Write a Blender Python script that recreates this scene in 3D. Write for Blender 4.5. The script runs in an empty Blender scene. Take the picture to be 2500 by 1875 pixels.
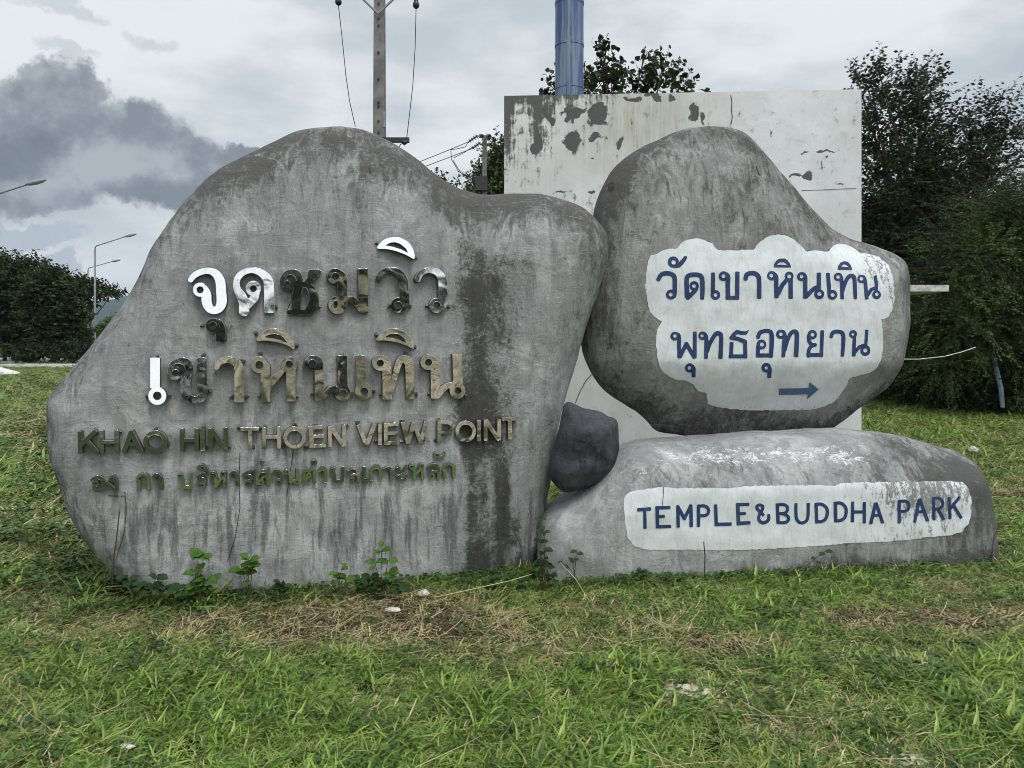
import bpy, bmesh, math, random
import numpy as np
from mathutils import Vector, noise
from mathutils.bvhtree import BVHTree
random.seed(7); rng = np.random.default_rng(7)
SC = bpy.context.scene; COL = SC.collection
F = 1805.0; CX = 1250.0; HY = 825.0; EYE = 1.6
R = math.radians

# ------------------------------------------------------------------ camera
cd = bpy.data.cameras.new('camera'); cam = bpy.data.objects.new('camera', cd); COL.objects.link(cam)
cam.location = (0, 0, EYE); cam.rotation_euler = (R(90), 0, 0)
cd.sensor_width = 36; cd.lens = 36 * F / 2500; cd.shift_y = -(937.5 - HY) / 2500
cd.clip_start = 0.05; cd.clip_end = 9000
SC.camera = cam
SC.cycles.filter_width = 0.95

# ------------------------------------------------------------------ node helpers
class NT:
    def __init__(s, tree): s.t = tree; s.t.nodes.clear()
    def n(s, typ, **kw):
        nd = s.t.nodes.new(typ)
        for k, v in kw.items():
            if k.startswith('i_'): nd.inputs[k[2:].replace('_', ' ')].default_value = v
            else: setattr(nd, k, v)
        return nd
    def put(s, sock, v):
        if hasattr(v, 'is_linked') or isinstance(v, bpy.types.NodeSocket): s.t.links.new(v, sock)
        elif v is not None: sock.default_value = v
    def m(s, op, a, b=None, c=None, clamp=False):
        nd = s.t.nodes.new('ShaderNodeMath'); nd.operation = op; nd.use_clamp = clamp
        s.put(nd.inputs[0], a)
        if b is not None: s.put(nd.inputs[1], b)
        if c is not None: s.put(nd.inputs[2], c)
        return nd.outputs[0]
    def ramp(s, v, lo, hi, a=0.0, b=1.0, smooth=True):
        nd = s.t.nodes.new('ShaderNodeMapRange'); nd.interpolation_type = 'SMOOTHSTEP' if smooth else 'LINEAR'
        s.put(nd.inputs[0], v); nd.inputs[1].default_value = lo; nd.inputs[2].default_value = hi
        nd.inputs[3].default_value = a; nd.inputs[4].default_value = b
        return nd.outputs[0]
    def mix(s, f, a, b):
        nd = s.t.nodes.new('ShaderNodeMix'); nd.data_type = 'RGBA'
        s.put(nd.inputs[0], f)
        for i, v in ((6, a), (7, b)):
            if isinstance(v, tuple): nd.inputs[i].default_value = (*v[:3], 1)
            else: s.put(nd.inputs[i], v)
        return nd.outputs[2]
    def coords(s, scale=(1, 1, 1), kind='Object', loc=(0, 0, 0)):
        tc = s.t.nodes.new('ShaderNodeTexCoord'); mp = s.t.nodes.new('ShaderNodeMapping')
        s.t.links.new(tc.outputs[kind], mp.inputs[0]); mp.inputs['Scale'].default_value = scale
        mp.inputs['Location'].default_value = loc
        return mp.outputs[0]
    def noise(s, vec, scale=5, detail=5, rough=.55, dist=0.0, out=0):
        nd = s.t.nodes.new('ShaderNodeTexNoise'); s.put(nd.inputs['Vector'], vec)
        nd.inputs['Scale'].default_value = scale; nd.inputs['Detail'].default_value = detail
        nd.inputs['Roughness'].default_value = rough; nd.inputs['Distortion'].default_value = dist
        return nd.outputs[out]
    def attr(s, name):
        nd = s.t.nodes.new('ShaderNodeAttribute'); nd.attribute_name = name
        return nd.outputs['Fac']
    def bump(s, h, strength=.5, dist=.01, normal=None):
        nd = s.t.nodes.new('ShaderNodeBump'); s.put(nd.inputs['Height'], h)
        nd.inputs['Strength'].default_value = strength; nd.inputs['Distance'].default_value = dist
        if normal is not None: s.put(nd.inputs['Normal'], normal)
        return nd.outputs[0]
    def bsdf(s, color, rough=.8, normal=None, metallic=0.0, spec=.3, extra=None):
        b = s.t.nodes.new('ShaderNodeBsdfPrincipled'); o = s.t.nodes.new('ShaderNodeOutputMaterial')
        if isinstance(color, tuple): b.inputs['Base Color'].default_value = (*color[:3], 1)
        else: s.put(b.inputs['Base Color'], color)
        s.put(b.inputs['Roughness'], rough); b.inputs['Metallic'].default_value = metallic
        b.inputs['Specular IOR Level'].default_value = spec
        if normal is not None: s.put(b.inputs['Normal'], normal)
        s.t.links.new(b.outputs[0], o.inputs[0]); return b
def new_mat(name):
    m = bpy.data.materials.new(name); m.use_nodes = True
    return m, NT(m.node_tree)
def mat_simple(name, col, rough=.7, var=.25, scale=8, metallic=0., spec=.3, bump=.15):
    m, t = new_mat(name)
    v = t.coords(); f = t.noise(v, scale, 6)
    f = t.ramp(f, .3, .7, 0, 1)
    lo = tuple(c * (1 - var) for c in col); hi = tuple(min(1, c * (1 + var)) for c in col)
    t.bsdf(t.mix(f, lo, hi), rough, t.bump(t.noise(v, scale * 5, 4), bump, .01), metallic, spec)
    return m

# ------------------------------------------------------------------ world
SUN_EL, SUN_AZ = 60.0, 152.0      # azimuth clockwise from +Y: behind the camera, a little right
w = bpy.data.worlds.new('World'); SC.world = w; w.use_nodes = True
t = NT(w.node_tree)
tc = t.n('ShaderNodeTexCoord'); sep = t.n('ShaderNodeSeparateXYZ')
t.t.links.new(tc.outputs['Generated'], sep.inputs[0])
nv = t.n('ShaderNodeTexNoise', i_Scale=5.5, i_Detail=10.0, i_Roughness=.68); t.t.links.new(tc.outputs['Generated'], nv.inputs['Vector'])
sv = t.n('ShaderNodeSeparateColor'); t.t.links.new(nv.outputs['Color'], sv.inputs[0])
az0 = t.m('ARCTAN2', sep.outputs[0], sep.outputs[1]); el0 = t.m('ARCSINE', sep.outputs[2])
az = t.m('MULTIPLY_ADD', t.m('SUBTRACT', sv.outputs[0], .5), .16, az0)
el = t.m('MULTIPLY_ADD', t.m('SUBTRACT', sv.outputs[1], .5), .13, el0)
def azel(dx, dy):          # a direction in the sky, from its place in the 2212 px wide view
    u = (dx * 1.13015 - CX) / F; v = -(dy * 1.13015 - HY) / F
    return math.atan(u), math.atan(v / math.sqrt(1 + u * u))
def blob_field(blobs, azs, els):
    cur = None
    for dx, dy, rx, ry in blobs:
        a, e = azel(dx, dy); kx = rx * 1.13 / F * .8; ky = ry * 1.13 / F * .9
        p = t.m('MULTIPLY', t.m('SUBTRACT', azs, a), 1 / kx); q = t.m('MULTIPLY', t.m('SUBTRACT', els, e), 1 / ky)
        r2 = t.m('ADD', t.m('MULTIPLY', p, p), t.m('MULTIPLY', q, q))
        f = t.m('SUBTRACT', 1.0, r2)
        if cur is None: cur = f
        else: cur = t.m('SMOOTH_MAX', cur, f, .35)
    return cur
main = blob_field([(135, 195, 90, 65), (50, 270, 130, 90), (215, 290, 170, 85), (330, 345, 170, 85), (400, 400, 170, 70), (470, 390, 110, 70),
                   (520, 335, 48, 30), (-180, 330, 220, 170), (90, 400, 170, 60)], az, el)
low = blob_field([(110, 565, 75, 28), (60, 500, 150, 26), (-150, 520, 160, 60), (1700, 640, 300, 30)], az, el)
haze = blob_field([(110, 20, 130, 18), (310, 85, 70, 22), (120, 110, 70, 16), (2190, 250, 120, 70), (2260, 120, 150, 30), (1180, 330, 160, 35)], az, el)
dark = blob_field([(370, 440, 240, 60), (60, 330, 130, 50)], az, el)
mv = t.n('ShaderNodeMapping'); t.t.links.new(tc.outputs['Generated'], mv.inputs[0]); mv.inputs['Scale'].default_value = (1, 1, 2.6)
soft = t.noise(mv.outputs[0], 2.6, 7, .55)
puff = t.noise(tc.outputs['Generated'], 11, 7, .6)
basec = t.mix(t.ramp(soft, .38, .60), (.58, .64, .68), (.88, .915, .93))
# overcast glow around the hidden sun (behind the camera, high)
sx = math.sin(R(SUN_AZ)) * math.cos(R(SUN_EL)); sy = math.cos(R(SUN_AZ)) * math.cos(R(SUN_EL)); sz = math.sin(R(SUN_EL))
dp = t.n('ShaderNodeVectorMath', operation='DOT_PRODUCT'); t.t.links.new(tc.outputs['Generated'], dp.inputs[0]); dp.inputs[1].default_value = (sx, sy, sz)
c1 = t.mix(t.ramp(haze, 0, .9, 0, .5), basec, (.47, .54, .60))
greyc = t.mix(t.ramp(puff, .40, .60), (.25, .28, .315), (.46, .50, .535))
greyc = t.mix(t.ramp(dark, -.1, .9, 0, .75), greyc, (.155, .18, .215))
c2 = t.mix(t.ramp(low, 0, .5, 0, .75), c1, t.mix(puff, (.33, .40, .47), (.62, .68, .73)))
c3 = t.mix(t.ramp(main, -.05, .42), c2, greyc)
glow = t.ramp(dp.outputs['Value'], .15, 1.0, 1.0, 1.9)
sc_ = t.n('ShaderNodeVectorMath', operation='SCALE'); t.t.links.new(c3, sc_.inputs[0]); t.t.links.new(glow, sc_.inputs[3])
bg1 = t.n('ShaderNodeBackground'); t.t.links.new(sc_.outputs[0], bg1.inputs[0]); bg1.inputs[1].default_value = 1.0
sky = t.n('ShaderNodeTexSky'); sky.sky_type = 'NISHITA'; sky.sun_disc = False
sky.sun_elevation = R(SUN_EL); sky.sun_rotation = R(SUN_AZ)
bg2 = t.n('ShaderNodeBackground'); t.t.links.new(sky.outputs[0], bg2.inputs[0]); bg2.inputs[1].default_value = .06
mx = t.n('ShaderNodeMixShader'); mx.inputs[0].default_value = .06
t.t.links.new(bg1.outputs[0], mx.inputs[1]); t.t.links.new(bg2.outputs[0], mx.inputs[2])
wo = t.n('ShaderNodeOutputWorld'); t.t.links.new(mx.outputs[0], wo.inputs[0])

# ------------------------------------------------------------------ sun (veiled by cloud)
sl = bpy.data.lights.new('sun', 'SUN'); so = bpy.data.objects.new('sun', sl); COL.objects.link(so)
sl.energy = 1.5; sl.angle = R(14); sl.color = (1, .965, .92)
so.rotation_euler = Vector((sx, sy, sz)).to_track_quat('Z', 'Y').to_euler(); so.location = (0, -5, 12)
SC.view_settings.view_transform = 'Standard'; SC.view_settings.look = 'None'
SC.view_settings.exposure = 0.0; SC.view_settings.gamma = 1.0; SC.view_settings.use_curve_mapping = False

# ------------------------------------------------------------------ object helpers
def mesh_obj(name, verts, faces, mat=None, parent=None, smooth=False, link=True):
    me = bpy.data.meshes.new(name)
    me.from_pydata([tuple(v) for v in verts] if not isinstance(verts, np.ndarray) else verts.tolist(), [], faces if not isinstance(faces, np.ndarray) else faces.tolist())
    me.update()
    if smooth: me.polygons.foreach_set('use_smooth', [True] * len(me.polygons))
    if mat: me.materials.append(mat)
    o = bpy.data.objects.new(name, me)
    if link: COL.objects.link(o)
    if parent is not None: o.parent = parent
    return o
def fast_mesh(name, verts, faces, nper, mats=None, midx=None, smooth=False):
    """verts (n,3), faces (m,nper) numpy"""
    me = bpy.data.meshes.new(name); n = len(verts); m = len(faces)
    me.vertices.add(n); me.vertices.foreach_set('co', np.asarray(verts, dtype=np.float32).ravel())
    me.loops.add(m * nper); me.loops.foreach_set('vertex_index', np.asarray(faces, dtype=np.int32).ravel())
    me.polygons.add(m); me.polygons.foreach_set('loop_start', np.arange(0, m * nper, nper, dtype=np.int32))
    try: me.polygons.foreach_set('loop_total', np.full(m, nper, dtype=np.int32))
    except Exception: pass
    for mt in mats or []: me.materials.append(mt)
    if midx is not None: me.polygons.foreach_set('material_index', np.asarray(midx, dtype=np.int32))
    me.polygons.foreach_set('use_smooth', np.full(m, smooth))
    me.update(calc_edges=True); me.validate(); return me
def link(name, me, parent=None, loc=None):
    o = bpy.data.objects.new(name, me); COL.objects.link(o)
    if parent is not None: o.parent = parent
    if loc: o.location = loc
    return o
def empty(name, loc=(0, 0, 0)):
    o = bpy.data.objects.new(name, None); COL.objects.link(o); o.location = loc; o.empty_display_size = .2; return o
def tag(o, label=None, cat=None, group=None, kind=None):
    if label: o['label'] = label
    if cat: o['category'] = cat
    if group: o['group'] = group
    if kind: o['kind'] = kind
    return o
def at(px, py, Y): return Vector(((px - CX) / F * Y, Y, EYE - (py - HY) / F * Y))
def ad(dx, dy, Y): return at(dx * 1.13015, dy * 1.13015, Y)      # 2212-wide coordinates
class MB:
    def __init__(s): s.v = []; s.f = []
    def box(s, c, d, rot=None):
        b = len(s.v)
        for x in (-1, 1):
            for y in (-1, 1):
                for z in (-1, 1):
                    p = Vector((x * d[0] / 2, y * d[1] / 2, z * d[2] / 2))
                    if rot is not None: p = rot @ p
                    s.v.append(Vector(c) + p)
        for q in ((0, 1, 3, 2), (4, 6, 7, 5), (0, 4, 5, 1), (2, 3, 7, 6), (0, 2, 6, 4), (1, 5, 7, 3)): s.f.append([b + i for i in q])
        return s
    def tube(s, pts, rad, n=8, cap=True):
        pts = [Vector(p) for p in pts]; rad = rad if hasattr(rad, '__len__') else [rad] * len(pts)
        b = len(s.v); up = Vector((.13, .21, 1)).normalized()
        for i, p in enumerate(pts):
            d = (pts[min(i + 1, len(pts) - 1)] - pts[max(i - 1, 0)]).normalized()
            a = d.cross(up)
            if a.length < .1: a = d.cross(Vector((1, 0, 0)))
            a.normalize(); c = d.cross(a)
            for k in range(n):
                th = 2 * math.pi * k / n
                s.v.append(p + (a * math.cos(th) + c * math.sin(th)) * rad[i])
        for i in range(len(pts) - 1):
            for k in range(n):
                s.f.append([b + i * n + k, b + i * n + (k + 1) % n, b + (i + 1) * n + (k + 1) % n, b + (i + 1) * n + k])
        if cap:
            s.f.append([b + k for k in range(n)][::-1]); s.f.append([b + (len(pts) - 1) * n + k for k in range(n)])
        return s
    def obj(s, name, mat, parent=None, smooth=False):
        return mesh_obj(name, s.v, s.f, mat, parent, smooth)
def smoothpoly(pts, k=4, closed=True):
    """Catmull-Rom through the points"""
    P = [np.array(p, float) for p in pts]; n = len(P); out = []
    rngi = range(n) if closed else range(n - 1)
    for i in rngi:
        p0 = P[(i - 1) % n] if closed or i > 0 else P[0]; p1 = P[i]; p2 = P[(i + 1) % n]
        p3 = P[(i + 2) % n] if closed or i + 2 < n else P[-1]
        for j in range(k):
            s = j / k
            out.append(.5 * ((2 * p1) + (-p0 + p2) * s + (2 * p0 - 5 * p1 + 4 * p2 - p3) * s * s + (-p0 + 3 * p1 - 3 * p2 + p3) * s ** 3))
    if not closed: out.append(P[-1])
    return np.array(out)
def poly_sd(P, X, Y, nearest=False):
    """signed distance (negative inside) to polygon P for arrays X, Y"""
    d = np.full(X.shape, 1e18); ins = np.zeros(X.shape, bool); n = len(P)
    for i in range(n):
        ax, ay = P[i]; bx, by = P[(i + 1) % n]
        ex, ey = bx - ax, by - ay; L = ex * ex + ey * ey + 1e-12
        tt = np.clip(((X - ax) * ex + (Y - ay) * ey) / L, 0, 1)
        dd = (X - ax - tt * ex) ** 2 + (Y - ay - tt * ey) ** 2
        d = np.minimum(d, dd)
        c = ((ay > Y) != (by > Y))
        with np.errstate(divide='ignore', invalid='ignore'):
            xi = (bx - ax) * (Y - ay) / (by - ay if by != ay else 1e-9) + ax
        ins ^= c & (X < xi)
    d = np.sqrt(d); return np.where(ins, -d, d)
def setattr_f(me, name, vals):
    a = me.attributes.new(name, 'FLOAT', 'POINT'); a.data.foreach_set('value', np.asarray(vals, dtype=np.float32))
def fbm(p, s, o=4): return noise.fractal(Vector(p) * s, .9, 2.0, o)

# ------------------------------------------------------------------ materials
def concrete(name, tint=(1, 1, 1), light=(.50, .508, .50), darkc=(.088, .084, .079), paint=False):
    m, t = new_mat(name)
    v = t.coords(); vs = t.coords((9, 9, 1.1)); vd = t.coords((3, 3, .5), loc=(3, 1, 2))
    big = t.noise(v, 1.5, 6, .62, .4); mid = t.noise(v, 6, 9, .72, .8); fine = t.noise(v, 42, 7, .75, .5)
    # trowel strokes: noise stretched along slanting directions
    mp = t.n('ShaderNodeMapping'); tc = t.n('ShaderNodeTexCoord'); t.t.links.new(tc.outputs['Object'], mp.inputs[0]); mp.inputs['Rotation'].default_value = (0, .55, 0); mp.inputs['Scale'].default_value = (7, 5, 1.5)
    tro = t.noise(mp.outputs[0], 1.7, 9, .74, 1.8)
    mp2 = t.n('ShaderNodeMapping'); t.t.links.new(tc.outputs['Object'], mp2.inputs[0]); mp2.inputs['Rotation'].default_value = (0, -.8, 0); mp2.inputs['Scale'].default_value = (1.7, 5, 7)
    tro2 = t.noise(mp2.outputs[0], 1.9, 9, .78, 2.6)
    streak = t.noise(vs, 2.2, 7, .65); strk2 = t.noise(vd, 2.5, 8, .68)
    dirt = t.attr('dirt'); stain = t.attr('stain'); drip = t.attr('drip')
    c = t.mix(t.ramp(mid, .40, .60), tuple(x * .66 for x in light), light)
    c = t.mix(t.ramp(big, .44, .58, 0, .62), c, tuple(x * .52 for x in light))
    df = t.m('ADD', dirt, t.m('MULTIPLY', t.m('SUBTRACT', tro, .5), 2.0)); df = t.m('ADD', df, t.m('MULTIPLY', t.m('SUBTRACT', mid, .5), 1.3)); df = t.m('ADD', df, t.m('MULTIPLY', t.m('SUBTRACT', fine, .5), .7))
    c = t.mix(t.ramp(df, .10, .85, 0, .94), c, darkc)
    sf = t.m('ADD', t.m('MULTIPLY', t.ramp(streak, .47, .62), drip), t.m('MULTIPLY', t.ramp(strk2, .50, .64), t.m('MULTIPLY', drip, .8)), clamp=True)
    c = t.mix(t.m('MULTIPLY', sf, .72), c, (.085, .09, .092))
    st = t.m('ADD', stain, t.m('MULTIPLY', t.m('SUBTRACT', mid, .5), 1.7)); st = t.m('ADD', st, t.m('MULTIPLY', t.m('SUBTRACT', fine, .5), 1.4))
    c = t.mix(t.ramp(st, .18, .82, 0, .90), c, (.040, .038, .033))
    # pale scratches and rubbed streaks
    sc = t.ramp(tro2, .56, .68); sc2 = t.ramp(tro, .60, .70)
    c = t.mix(t.m('MULTIPLY', sc, .36), c, (.56, .57, .565)); c = t.mix(t.m('MULTIPLY', sc2, .30), c, (.50, .505, .50))
    pit = t.ramp(t.noise(t.coords(loc=(5, 5, 5)), 24, 3, .5), .70, .74); c = t.mix(t.m('MULTIPLY', pit, .5), c, (.07, .065, .06))
    if paint:
        pf = t.m('ADD', t.attr('splash'), t.m('MULTIPLY', t.m('SUBTRACT', t.noise(t.coords((1, 1, 2.4)), 8, 10, .9, 1.5), .5), 3.0))
        c = t.mix(t.ramp(pf, .62, .76), c, (.80, .82, .82))
    if tint != (1, 1, 1):
        tn = t.n('ShaderNodeMix', data_type='RGBA', blend_type='MULTIPLY'); tn.inputs[0].default_value = 1
        t.t.links.new(c, tn.inputs[6]); tn.inputs[7].default_value = (*tint, 1); c = tn.outputs[2]
    h = t.m('ADD', t.m('MULTIPLY', mid, .8), t.m('ADD', t.m('MULTIPLY', fine, .10), t.m('ADD', t.m('MULTIPLY', tro, .6), t.m('MULTIPLY', tro2, .3))))
    t.bsdf(c, .88, t.bump(h, .9, .026), spec=.22)
    return m
M_rock = concrete('cement_render')
M_rock2 = concrete('cement_render_brown', tint=(.83, .82, .81))
M_base = concrete('cement_render_splashed', paint=True)
M_dark = concrete('dark_rock', tint=(.20, .212, .235))
def metal(name):
    m, t = new_mat(name)
    v = t.coords(); a = t.noise(v, 6.5, 2, .4, .8); b = t.noise(v, 2.4, 1, .4)
    gr = t.noise(v, 40, 6, .7)
    h = t.m('ADD', t.m('MULTIPLY', a, .22), b)
    dirty = t.ramp(t.noise(v, 13, 6, .7), .60, .75, 0, .5)
    col = t.mix(dirty, (.72, .73, .725), (.20, .195, .17))
    t.bsdf(col, t.ramp(gr, .3, .8, .05, .14), t.bump(h, 1.0, .014, t.n('ShaderNodeBevel', samples=6, i_Radius=.0022).outputs[0]), metallic=1.0)
    return m
M_metal = metal('polished_steel')
M_side = mat_simple('steel_side', (.14, .145, .13), .5, .4, 25, metallic=.6)
def paintmat(name, col, wear=.0, worn=(.2, .2, .2)):
    m, t = new_mat(name)
    v = t.coords(); n1 = t.noise(v, 5, 6, .6); n2 = t.noise(v, 38, 6, .7); n3 = t.noise(t.coords((14, 14, 3)), 2.5, 8, .75)
    c = t.mix(t.ramp(n1, .3, .7), tuple(x * .86 for x in col), col)
    c = t.mix(t.ramp(n2, .55, .8, 0, .25), c, tuple(x * .55 for x in col))
    f = t.m('ADD', t.attr('worn'), t.m('MULTIPLY', t.m('SUBTRACT', n3, .5), 2.8)); f = t.m('ADD', f, t.m('MULTIPLY', t.m('SUBTRACT', n2, .5), 1.6))
    c = t.mix(t.ramp(n3, .48, .62, 0, .16), c, worn)
    c = t.mix(t.ramp(f, .30, .62, 0, .88), c, worn)
    t.bsdf(c, .7, t.bump(t.m('ADD', t.m('MULTIPLY', n2, .5), n1), .35, .012), spec=.3)
    return m
M_white = paintmat('white_paint', (.74, .775, .775), worn=(.20, .20, .195))
M_blue = paintmat('blue_paint', (.020, .048, .135), worn=(.16, .20, .27))
M_blue2 = paintmat('faded_blue_paint', (.085, .16, .27), worn=(.25, .3, .36))
M_crack = mat_simple('crack', (.035, .035, .033), .9)
M_leafw = None

# ------------------------------------------------------------------ boulders
DISP = 1.13015
class Boulder:
    """rounded slab: outline traced at its mid depth, bulging towards and away from the viewer; sits on a vertical plane"""
    def __init__(s, name, outline, a, b, T, Rr, p=2.3, Tb=None, voxel=.02, bumpfn=None, nz=.02, smooth_it=8, shiftfn=None):
        s.a, s.b, s.T = a, b, T; s.k = a + CX * b; Tb = Tb or T
        Pd = smoothpoly(outline, 4) * DISP
        n = len(Pd)
        # orientation
        area = 0
        for i in range(n): area += Pd[i][0] * Pd[(i + 1) % n][1] - Pd[(i + 1) % n][0] * Pd[i][1]
        d = np.linspace(0, Rr, 30); g = s.prof(d, Rr, p)
        W = []
        for i in range(n):
            px, py = Pd[i]; tx, ty = Pd[(i + 1) % n] - Pd[i - 1]; L = math.hypot(tx, ty) + 1e-9
            nx, ny = ty / L, -tx / L
            if area < 0: nx, ny = -nx, -ny
            # image normal -> world (x, z): z flips
            u, v = (px - CX) / F, -(py - HY) / F; nxw, nzw = nx, -ny
            Ym = s.front_px(px) + T
            tgt = u * nxw + v * nzw
            cand = min((tgt * (Ym - T * g) + d).min(), (tgt * (Ym + Tb * g) + d).min())
            sh = cand - tgt * Ym; sh = max(sh, -.25)
            W.append((u * Ym + nxw * sh, EYE + v * Ym + nzw * sh))
        W = np.array(W)
        for _ in range(2): W = (np.roll(W, 1, 0) + 2 * W + np.roll(W, -1, 0)) / 4
        s.W = W
        h = voxel * .8
        xs = np.arange(W[:, 0].min() - 2 * h, W[:, 0].max() + 2 * h, h); zs = np.arange(W[:, 1].min() - 2 * h, W[:, 1].max() + 2 * h, h)
        GX, GZ = np.meshgrid(xs, zs, indexing='ij'); sd = poly_sd(W, GX, GZ)
        ins = sd < 0; near = ins.copy()
        for dx in (-1, 0, 1):
            for dz in (-1, 0, 1): near |= np.roll(np.roll(ins, dx, 0), dz, 1)
        gz_x, gz_z = np.gradient(sd, h)
        snap = near & ~ins
        PX = np.where(snap, GX - gz_x * sd, GX); PZ = np.where(snap, GZ - gz_z * sd, GZ)
        gg = s.prof(np.clip(-sd, 0, None), Rr, p)
        Ymid = (1 - F * b * PX) / s.k + T + (shiftfn(PX) if shiftfn else 0)
        fidx = -np.ones(sd.shape, int); bidx = fidx.copy(); verts = []
        ii, jj = np.where(near)
        for i, j in zip(ii, jj):
            x, z = PX[i, j], PZ[i, j]
            gF = gg[i, j]; off = bumpfn(x, z) if bumpfn else 0
            fidx[i, j] = len(verts); verts.append((x, Ymid[i, j] - T * gF + off * min(1, gF), z))
            if snap[i, j]: bidx[i, j] = fidx[i, j]
            else: bidx[i, j] = len(verts); verts.append((x, Ymid[i, j] + Tb * gF, z))
        faces = []
        for i in range(sd.shape[0] - 1):
            for j in range(sd.shape[1] - 1):
                q = ((i, j), (i + 1, j), (i + 1, j + 1), (i, j + 1))
                if any(ins[c] for c in q) and all(near[c] for c in q):
                    faces.append([fidx[c] for c in q]); bq = [bidx[c] for c in q][::-1]
                    faces.append(bq)
        me = bpy.data.meshes.new('tmp'); me.from_pydata(verts, [], faces); me.update()
        tmp = bpy.data.objects.new('tmp', me); COL.objects.link(tmp)
        md = tmp.modifiers.new('r', 'REMESH'); md.mode = 'VOXEL'; md.voxel_size = voxel
        m2 = tmp.modifiers.new('s', 'SMOOTH'); m2.iterations = smooth_it; m2.factor = .5
        dg = bpy.context.evaluated_depsgraph_get(); s.me = bpy.data.meshes.new_from_object(tmp.evaluated_get(dg))
        bpy.data.objects.remove(tmp)
        s.me.name = name
        nv = len(s.me.vertices); co = np.empty(nv * 3, np.float32); s.me.vertices.foreach_get('co', co); co = co.reshape(-1, 3)
        no = np.array([v.normal[:] for v in s.me.vertices])
        dsp = np.array([fbm(c, 1.3, 3) * nz + fbm(c, 5, 3) * nz * .28 for c in co])
        co = co + no * dsp[:, None]
        s.me.vertices.foreach_set('co', co.astype(np.float32).ravel()); s.me.update()
        s.me.polygons.foreach_set('use_smooth', np.full(len(s.me.polygons), True))
        s.co = co; s.no = np.array([v.normal[:] for v in s.me.vertices])
        s.px = (CX + F * co[:, 0] / co[:, 1]) / DISP; s.py = (HY - F * (co[:, 2] - EYE) / co[:, 1]) / DISP
        s.bvh = BVHTree.FromPolygons([Vector(c) for c in co.tolist()], [tuple(p.vertices) for p in s.me.polygons])
        sdv = poly_sd(W, co[:, 0], co[:, 2]); s.edge = -sdv
    def prof(s, d, Rr, p):
        q = 1 - np.clip(d / Rr, 0, 1); return (1 - q ** p) ** (1 / p)
    def front_px(s, px): return 1 / (s.a + s.b * px)
    def hit(s, px, py, off=.004):
        d = Vector(((px - CX) / F, 1, -(py - HY) / F)).normalized()
        loc, nor, _, _ = s.bvh.ray_cast(Vector((0, 0, EYE)), d)
        if loc is None: return None
        return loc + nor * off
    def finish(s, root, mat, dirt, stain, drip, extra=None):
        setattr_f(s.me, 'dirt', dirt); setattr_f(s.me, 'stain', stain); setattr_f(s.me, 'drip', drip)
        for k, v in (extra or {}).items(): setattr_f(s.me, k, v)
        s.me.materials.clear(); s.me.materials.append(mat)
        s.me.transform(__import__('mathutils').Matrix.Translation(-root.location))
        return link('body', s.me, root)

def G(x, c, w): return np.exp(-((x - c) / w) ** 2)
def SS(x, a, b): q = np.clip((x - a) / (b - a), 0, 1); return q * q * (3 - 2 * q)

left_out = [(108, 905), (116, 862), (150, 818), (184, 775), (222, 722), (262, 665), (300, 595), (340, 515), (382, 458), (420, 412), (470, 370), (532, 334), (600, 300),
            (650, 282), (705, 274), (770, 277), (818, 299), (868, 325), (912, 357), (960, 393), (1000, 411), (1060, 419), (1130, 415), (1182, 419), (1240, 443),
            (1285, 479), (1309, 525), (1305, 580), (1281, 650), (1257, 720), (1239, 790), (1222, 850), (1206, 920), (1196, 980), (1186, 1040), (1176, 1100), (1169, 1170),
            (1164, 1240), (1160, 1330), (900, 1400), (560, 1420), (400, 1400), (335, 1330), (270, 1258), (215, 1205), (165, 1132), (130, 1055), (112, 980)]
AL, BL = .23742, -3.207e-5
def left_bump(x, z):
    # shallow hollow below the notch, belly at the right lobe
    Y = (1 - F * BL * x) / (AL + CX * BL); dx = (CX + F * x / Y) / DISP; dy = (HY - F * (z - EYE) / Y) / DISP
    hol = .10 * math.exp(-((dx - 1030) / 70) ** 2) * min(1, max(0, (760 - dy) / 300))
    lean = .16 * max(0, (560 - dy) / 300) ** 1.5
    return hol + lean - .03 * math.exp(-((dx - 1190) / 80) ** 2 - ((dy - 560) / 160) ** 2)
BOL = Boulder('left', left_out, AL, BL, .34, .42, bumpfn=left_bump, shiftfn=lambda X: -.20 * SS(X, .25, .95))
root_left = empty('boulder_sign', (-1.3, 4.9, 0))
px, py, ed = BOL.px, BOL.py, BOL.edge
nzv = np.array([fbm(c, 2.2, 4) for c in BOL.co]); nz2 = np.array([fbm((c[0] * 3, c[1] * 3, c[2] * .6), 1.6, 4) for c in BOL.co])
dirt = .50 * (1 - SS(ed, .02, .40)) + .34 * (1 - SS(py, 300, 600)) - .1 * SS(py, 560, 700) + .55 * (1 - SS(BOL.co[:, 2], .0, .14)) + .22 * nzv + .1 * nz2 - .22 * (1 - SS(py, 268, 300))  # rim darkening paints shading along with weathering; dirt band at the foot
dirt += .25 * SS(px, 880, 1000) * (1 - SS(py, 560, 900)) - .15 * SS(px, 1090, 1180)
w_ = 62 - 18 * SS(py, 700, 1000); cx = 1040 + 6 * nz2 * 8
stain = (.78 * G(px, cx + 4, w_) * SS(py, 470, 620) + .62 * G(px, 1016 + 5 * nz2, 14) * SS(py, 900, 980) + .62 * G(px, 1082 + 5 * nz2, 12) * SS(py, 980, 1060) - .34 * G(px, 1050, 34) * SS(py, 960, 1020) * (1 - .7 * SS(py, 1120, 1230)) + .15 * G(px, 1050, 50) * SS(py, 900, 1000))
stain += .45 * G(px, 1010, 55) * G(py, 890, 70) + .3 * G(px, 1010, 40) * G(py, 520, 90) + .5 * (1 - SS(ed, 0, .16)) * (px < 400) * SS(py, 800, 950)
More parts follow.
